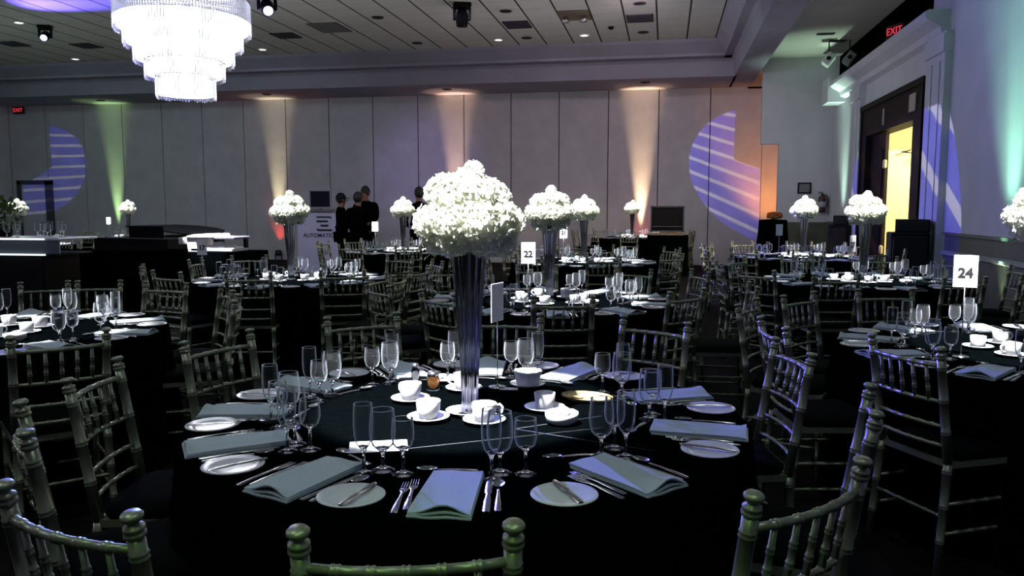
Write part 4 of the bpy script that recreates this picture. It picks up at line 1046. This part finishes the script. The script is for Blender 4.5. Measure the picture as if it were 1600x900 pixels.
# ------------------------------------------------------------------ black screen on a trolley by the back wall
t = thing('display_screen', 'large black screen in a case standing beside the far table', 'screen', (.03, 17.2, 0))
part('case', G().box(-.34, .36, 0, .22, .93, .96).box(-.34, .36, 0, .22, 1.44, 1.47).box(-.34, -.31, 0, .22, .93, 1.47).box(.33, .36, 0, .22, .93, 1.47).box(-.34, .36, .2, .22, .93, 1.47), mat('case_grey', (.05, .05, .05), .5), t)
part('screen', G().bbox(-.30, .32, .03, .06, .97, 1.43, .006), mat('dark_screen_2', (.006, .005, .005), .25), t)
part('shelf', G().bbox(-.36, .38, -.12, .25, .86, .90, .006), mat('honey_shelf', (.25, .17, .09), .5), t)
part('ledge_bar', G().box(-.30, .32, -.02, .03, 1.03, 1.05), mat('case_grey', (.05, .05, .05), .5), t)
part('trolley', G().bbox(-.40, .45, -.15, .35, .0, .86, .01), m_cloth, t)
# orange flowers behind, seen through the passage
t = thing('flower_stand', 'black draped stand in the passage under orange flowers', 'stand', (2.22, 17.6, 0))
part('drape', G().lathe([(.40, 0), (.36, .4), (.30, .9), (.28, 1.18), (.0001, 1.2)], 28, flute=(7, .03)), m_cloth, t)
t = thing('orange_flowers', 'mass of orange flowers on the black stand in the passage', 'flowers', (2.24, 17.6, 1.2))
m_or = mat('orange_petal', (.55, .12, .02), .6)
for i in range(9):
    a = i * 2.4; r_ = .045 * math.sqrt(i)
    o = link('flower_head', BLOOM[i % 3].copy(), t, (r_ * math.cos(a), r_ * math.sin(a), .09 - .01 * i * .3), a); o.data.materials[0] = m_or
part('foliage', G().lathe([(.05, 0), (.14, .02), (.16, .05), (.0001, .07)], 14, flute=(5, .1)), m_leaf, t)

# ------------------------------------------------------------------ black speaker stacks beside the doorway
for x, y, l in [(3.17, 11.35, 'near'), (3.22, 15.95, 'far')]:
    w_ = .20 if l == 'near' else .13
    t = thing('subwoofer', f"wide black subwoofer cabinet on the floor at the {l} side of the doorway", 'speaker', (x, y, 0), R(-8))
    part('cabinet', G().bbox(-w_ - .06, w_, -.24, .24, 0.03, 1.12, .015), m_blackp, t)
    part('grille', G().bbox(-w_ - .03, w_ - .03, -.255, -.24, .08, 1.07, .006), m_blackm, t)
    for sx in (-w_ + .02, w_ - .05):
        for sy in (-.18, .18): part('foot', G().lathe([(.02, 0), (.022, .03)], 10, Matrix.Translation((sx, sy, 0))), m_blackm, t)
    t = thing('loudspeaker', f"black loudspeaker on top of the subwoofer at the {l} side of the doorway", 'speaker', (x, y, 1.12), R(-8))
    part('cabinet', G().prism([(-w_, -.2), (w_, -.2), (w_ - .04, .2), (-w_ + .04, .2)], .0, .17, 'z'), m_blackp, t)
    part('grille', G().bbox(-w_ + .02, w_ - .02, -.212, -.2, .02, .15, .004), m_blackm, t)

# ------------------------------------------------------------------ glowing bar at the left edge
t = thing('bar_counter', 'low bar counter with glowing white shelf edges at the left edge', 'bar', (-8.3, 8.2, 0))
m_acr = mat('lit_acrylic', (.7, .8, .9), .3, emis=(.85, .95, 1), estr=1.2)
part('counter_body', G().bbox(-1.2, 1.12, 0, .6, 0, .88, .01), m_blackp, t)
part('front_panel', G().bbox(-1.2, 1.36, -.03, .0, .905, 1.065, .003), mat('smoked_mirror', (.16, .19, .21), .25, .3), t)
part('top_shelf', G().bbox(-1.22, 1.38, -.06, .6, 1.065, 1.09, .004), mat('pale_shelf', (.6, .65, .7), .3), t)
part('light_strip', G().box(-1.22, 1.2, -.075, -.06, 1.068, 1.088), m_acr, t)
part('light_strip', G().box(-1.22, 1.18, -.06, -.03, .885, .903), m_acr, t)
part('bottom_shelf', G().bbox(-1.22, 1.3, -.03, .6, .88, .905, .004), m_blackp, t)
for i in range(14):
    x = -8.3 + .1 + .085 * i + random.uniform(-.015, .015); y = 8.3 + random.uniform(0, .25)
    nth = ['first', 'second', 'third', 'fourth', 'fifth', 'sixth', 'seventh', 'eighth', 'ninth', 'tenth', 'eleventh', 'twelfth', 'thirteenth', 'last'][i]
    item(('wine', 'flute', 'goblet')[i % 3], 'bar_glass', (x, y, 1.0905), 0, f'empty glass on the glowing bar, {nth} from the left', 'glass', 'glasses on the bar')
# leafy ball plant on the bar
t = thing('potted_topiary', 'round leafy green plant on the bar at the left edge', 'plant', (-7.95, 8.5, 1.09))
part('pot', G().lathe([(.06, 0), (.07, .01), (.085, .10), (.09, .11), (.08, .11), (.0001, .09)], 20), m_blackp, t)
lg = G(); rnd = random.Random(3)
for i in range(420):
    z = rnd.uniform(-1, 1); a = rnd.uniform(0, 6.28); q = math.sqrt(1 - z * z); d = Vector((q * math.cos(a), q * math.sin(a), z)); rr_ = rnd.uniform(.12, .23)
    M = Matrix.Translation(d * rr_ + Vector((0, 0, .26))) @ (d + Vector((rnd.uniform(-.5, .5), rnd.uniform(-.5, .5), rnd.uniform(-.2, .6)))).to_track_quat('Y', 'Z').to_matrix().to_4x4()
    lg.add([(-.012, -.02, 0), (.012, -.02, 0), (.016, .01, .004), (0, .04, 0), (-.016, .01, .004)], [(0, 1, 2, 3, 4)], False, 0, M)
f = part('foliage', lg, m_leaf, t)
part('stem', G().tube([(0, 0, .08), (0, 0, .28)], .01), m_frame, t)

# ------------------------------------------------------------------ dark mass at centre left: draped tables, a grand piano, a white copier-like booth
for x0, x1, y, z, l in [(-8.6, -7.1, 9.6, .86, 'black draped long table behind the glowing bar'), (-6.95, -5.4, 9.9, .86, 'black draped long table under the white photo booth printer')]:
    t = thing('draped_table', l, 'table', ((x0 + x1) / 2, y, 0)); w_ = (x1 - x0) / 2
    g = G(); rows = []
    def per(f, z_, wv):
        pts = []
        L = [(-w_, -.35), (w_, -.35), (w_, .35), (-w_, .35)]
        for e_ in range(4):
            (a0, b0), (a1, b1) = L[e_], L[(e_ + 1) % 4]
            for q in range(20):
                u = q / 20; px, py = a0 + (a1 - a0) * u, b0 + (b1 - b0) * u
                nx, ny = [(0, -1), (1, 0), (0, 1), (-1, 0)][e_]; d_ = f + wv * math.sin(q * 1.9)
                pts.append((px + nx * d_, py + ny * d_, z_))
        return pts + pts[:1]
    rows = [per(0, z, 0), per(.01, z - .02, .002), per(.03, z * .5, .015), per(.05, .01, .025)]
    g.grid(rows); g.add(rows[0][:-1], [tuple(range(80))]); part('drape', g, m_cloth, t)
    for sx in (-1, 1):
        for sy in (-1, 1): part('leg', G().tube([(sx * (w_ - .1), sy * .28, 0), (sx * (w_ - .1), sy * .28, z - .03)], .015), m_blackm, t)
    part('tabletop', G().bbox(-w_ + .01, w_ - .01, -.34, .34, z - .03, z - .004, .004), m_blackp, t)
t = thing('grand_piano', 'black grand piano with its lid down, seen as a dark silhouette', 'piano', (-7.75, 11.3, 0), R(-12))
out_ = [(-.75, -.6), (.75, -.6), (.76, .0), (.70, .5), (.45, .8), (.25, 1.1), (-.1, 1.3), (-.5, 1.3), (-.75, 1.05)]
part('case', G().prism(out_, .70, .98, 'z'), m_blackp, t)
part('lid', G().prism([(x * 1.01, y * 1.01) for x, y in out_[2:] + [(-.76, 0)]], .98, 1.0, 'z', M=Matrix.Translation((.76, 0, 1.0)) @ Matrix.Rotation(R(5), 4, 'Y') @ Matrix.Translation((-.76, 0, -1.0 + .02))), m_blackp, t)
part('keyboard', G().box(-.62, .62, -.68, -.5, .72, .76), m_white, t)
for x, y in ((-.6, -.45), (.6, -.45), (-.2, 1.05)): part('leg', G().lathe([(.035, 0), (.05, .1), (.045, .3), (.07, .7)], 12, Matrix.Translation((x, y, 0))), m_blackp, t)
part('music_desk', G().box(-.35, .35, -.3, -.28, .98, 1.16, M=None), m_blackp, t)
# white printer
t = thing('photo_printer', 'bright white copier-shaped printer with open tray on the black table', 'printer', (-5.95, 9.85, .862), R(0))
mwp = mat('white_plastic', (.85, .85, .88), .3)
part('base', G().bbox(-.25, .36, -.2, .22, 0, .05, .01), mwp, t)
part('side_column', G().prism([(-.28, 0), (-.14, 0), (-.16, .1), (-.18, .19), (-.36, .19), (-.36, .15), (-.30, .13)], -.2, .22, 'y'), mwp, t)
part('scanner_lid', G().prism([(-.30, .19), (.10, .19), (.08, .235), (-.18, .23), (-.28, .21)], -.22, .22, 'y'), mwp, t)
part('output_tray', G().bbox(.04, .40, -.2, .2, .165, .20, .01), mat('smoky_plastic', (.35, .34, .42), .2, Transmission_Weight=.3), t)
part('feeder', G().bbox(-.48, -.34, -.12, .15, .09, .18, .01), mwp, t)
part('tray_post', G().box(.34, .38, .12, .18, .04, .17), m_blackp, t)
part('paper_stack', G().bbox(-.08, .22, -.16, .14, .05, .075, .004).bbox(0, .14, -.12, .1, .075, .12, .01, M=Matrix.Rotation(.2, 4, 'Z')), m_white, t)
spot('pin_spot', (-6.6, 8.4, 4.98), (-5.9, 9.85, .95), 6500, (1, .97, 1), 12, .3, .03)
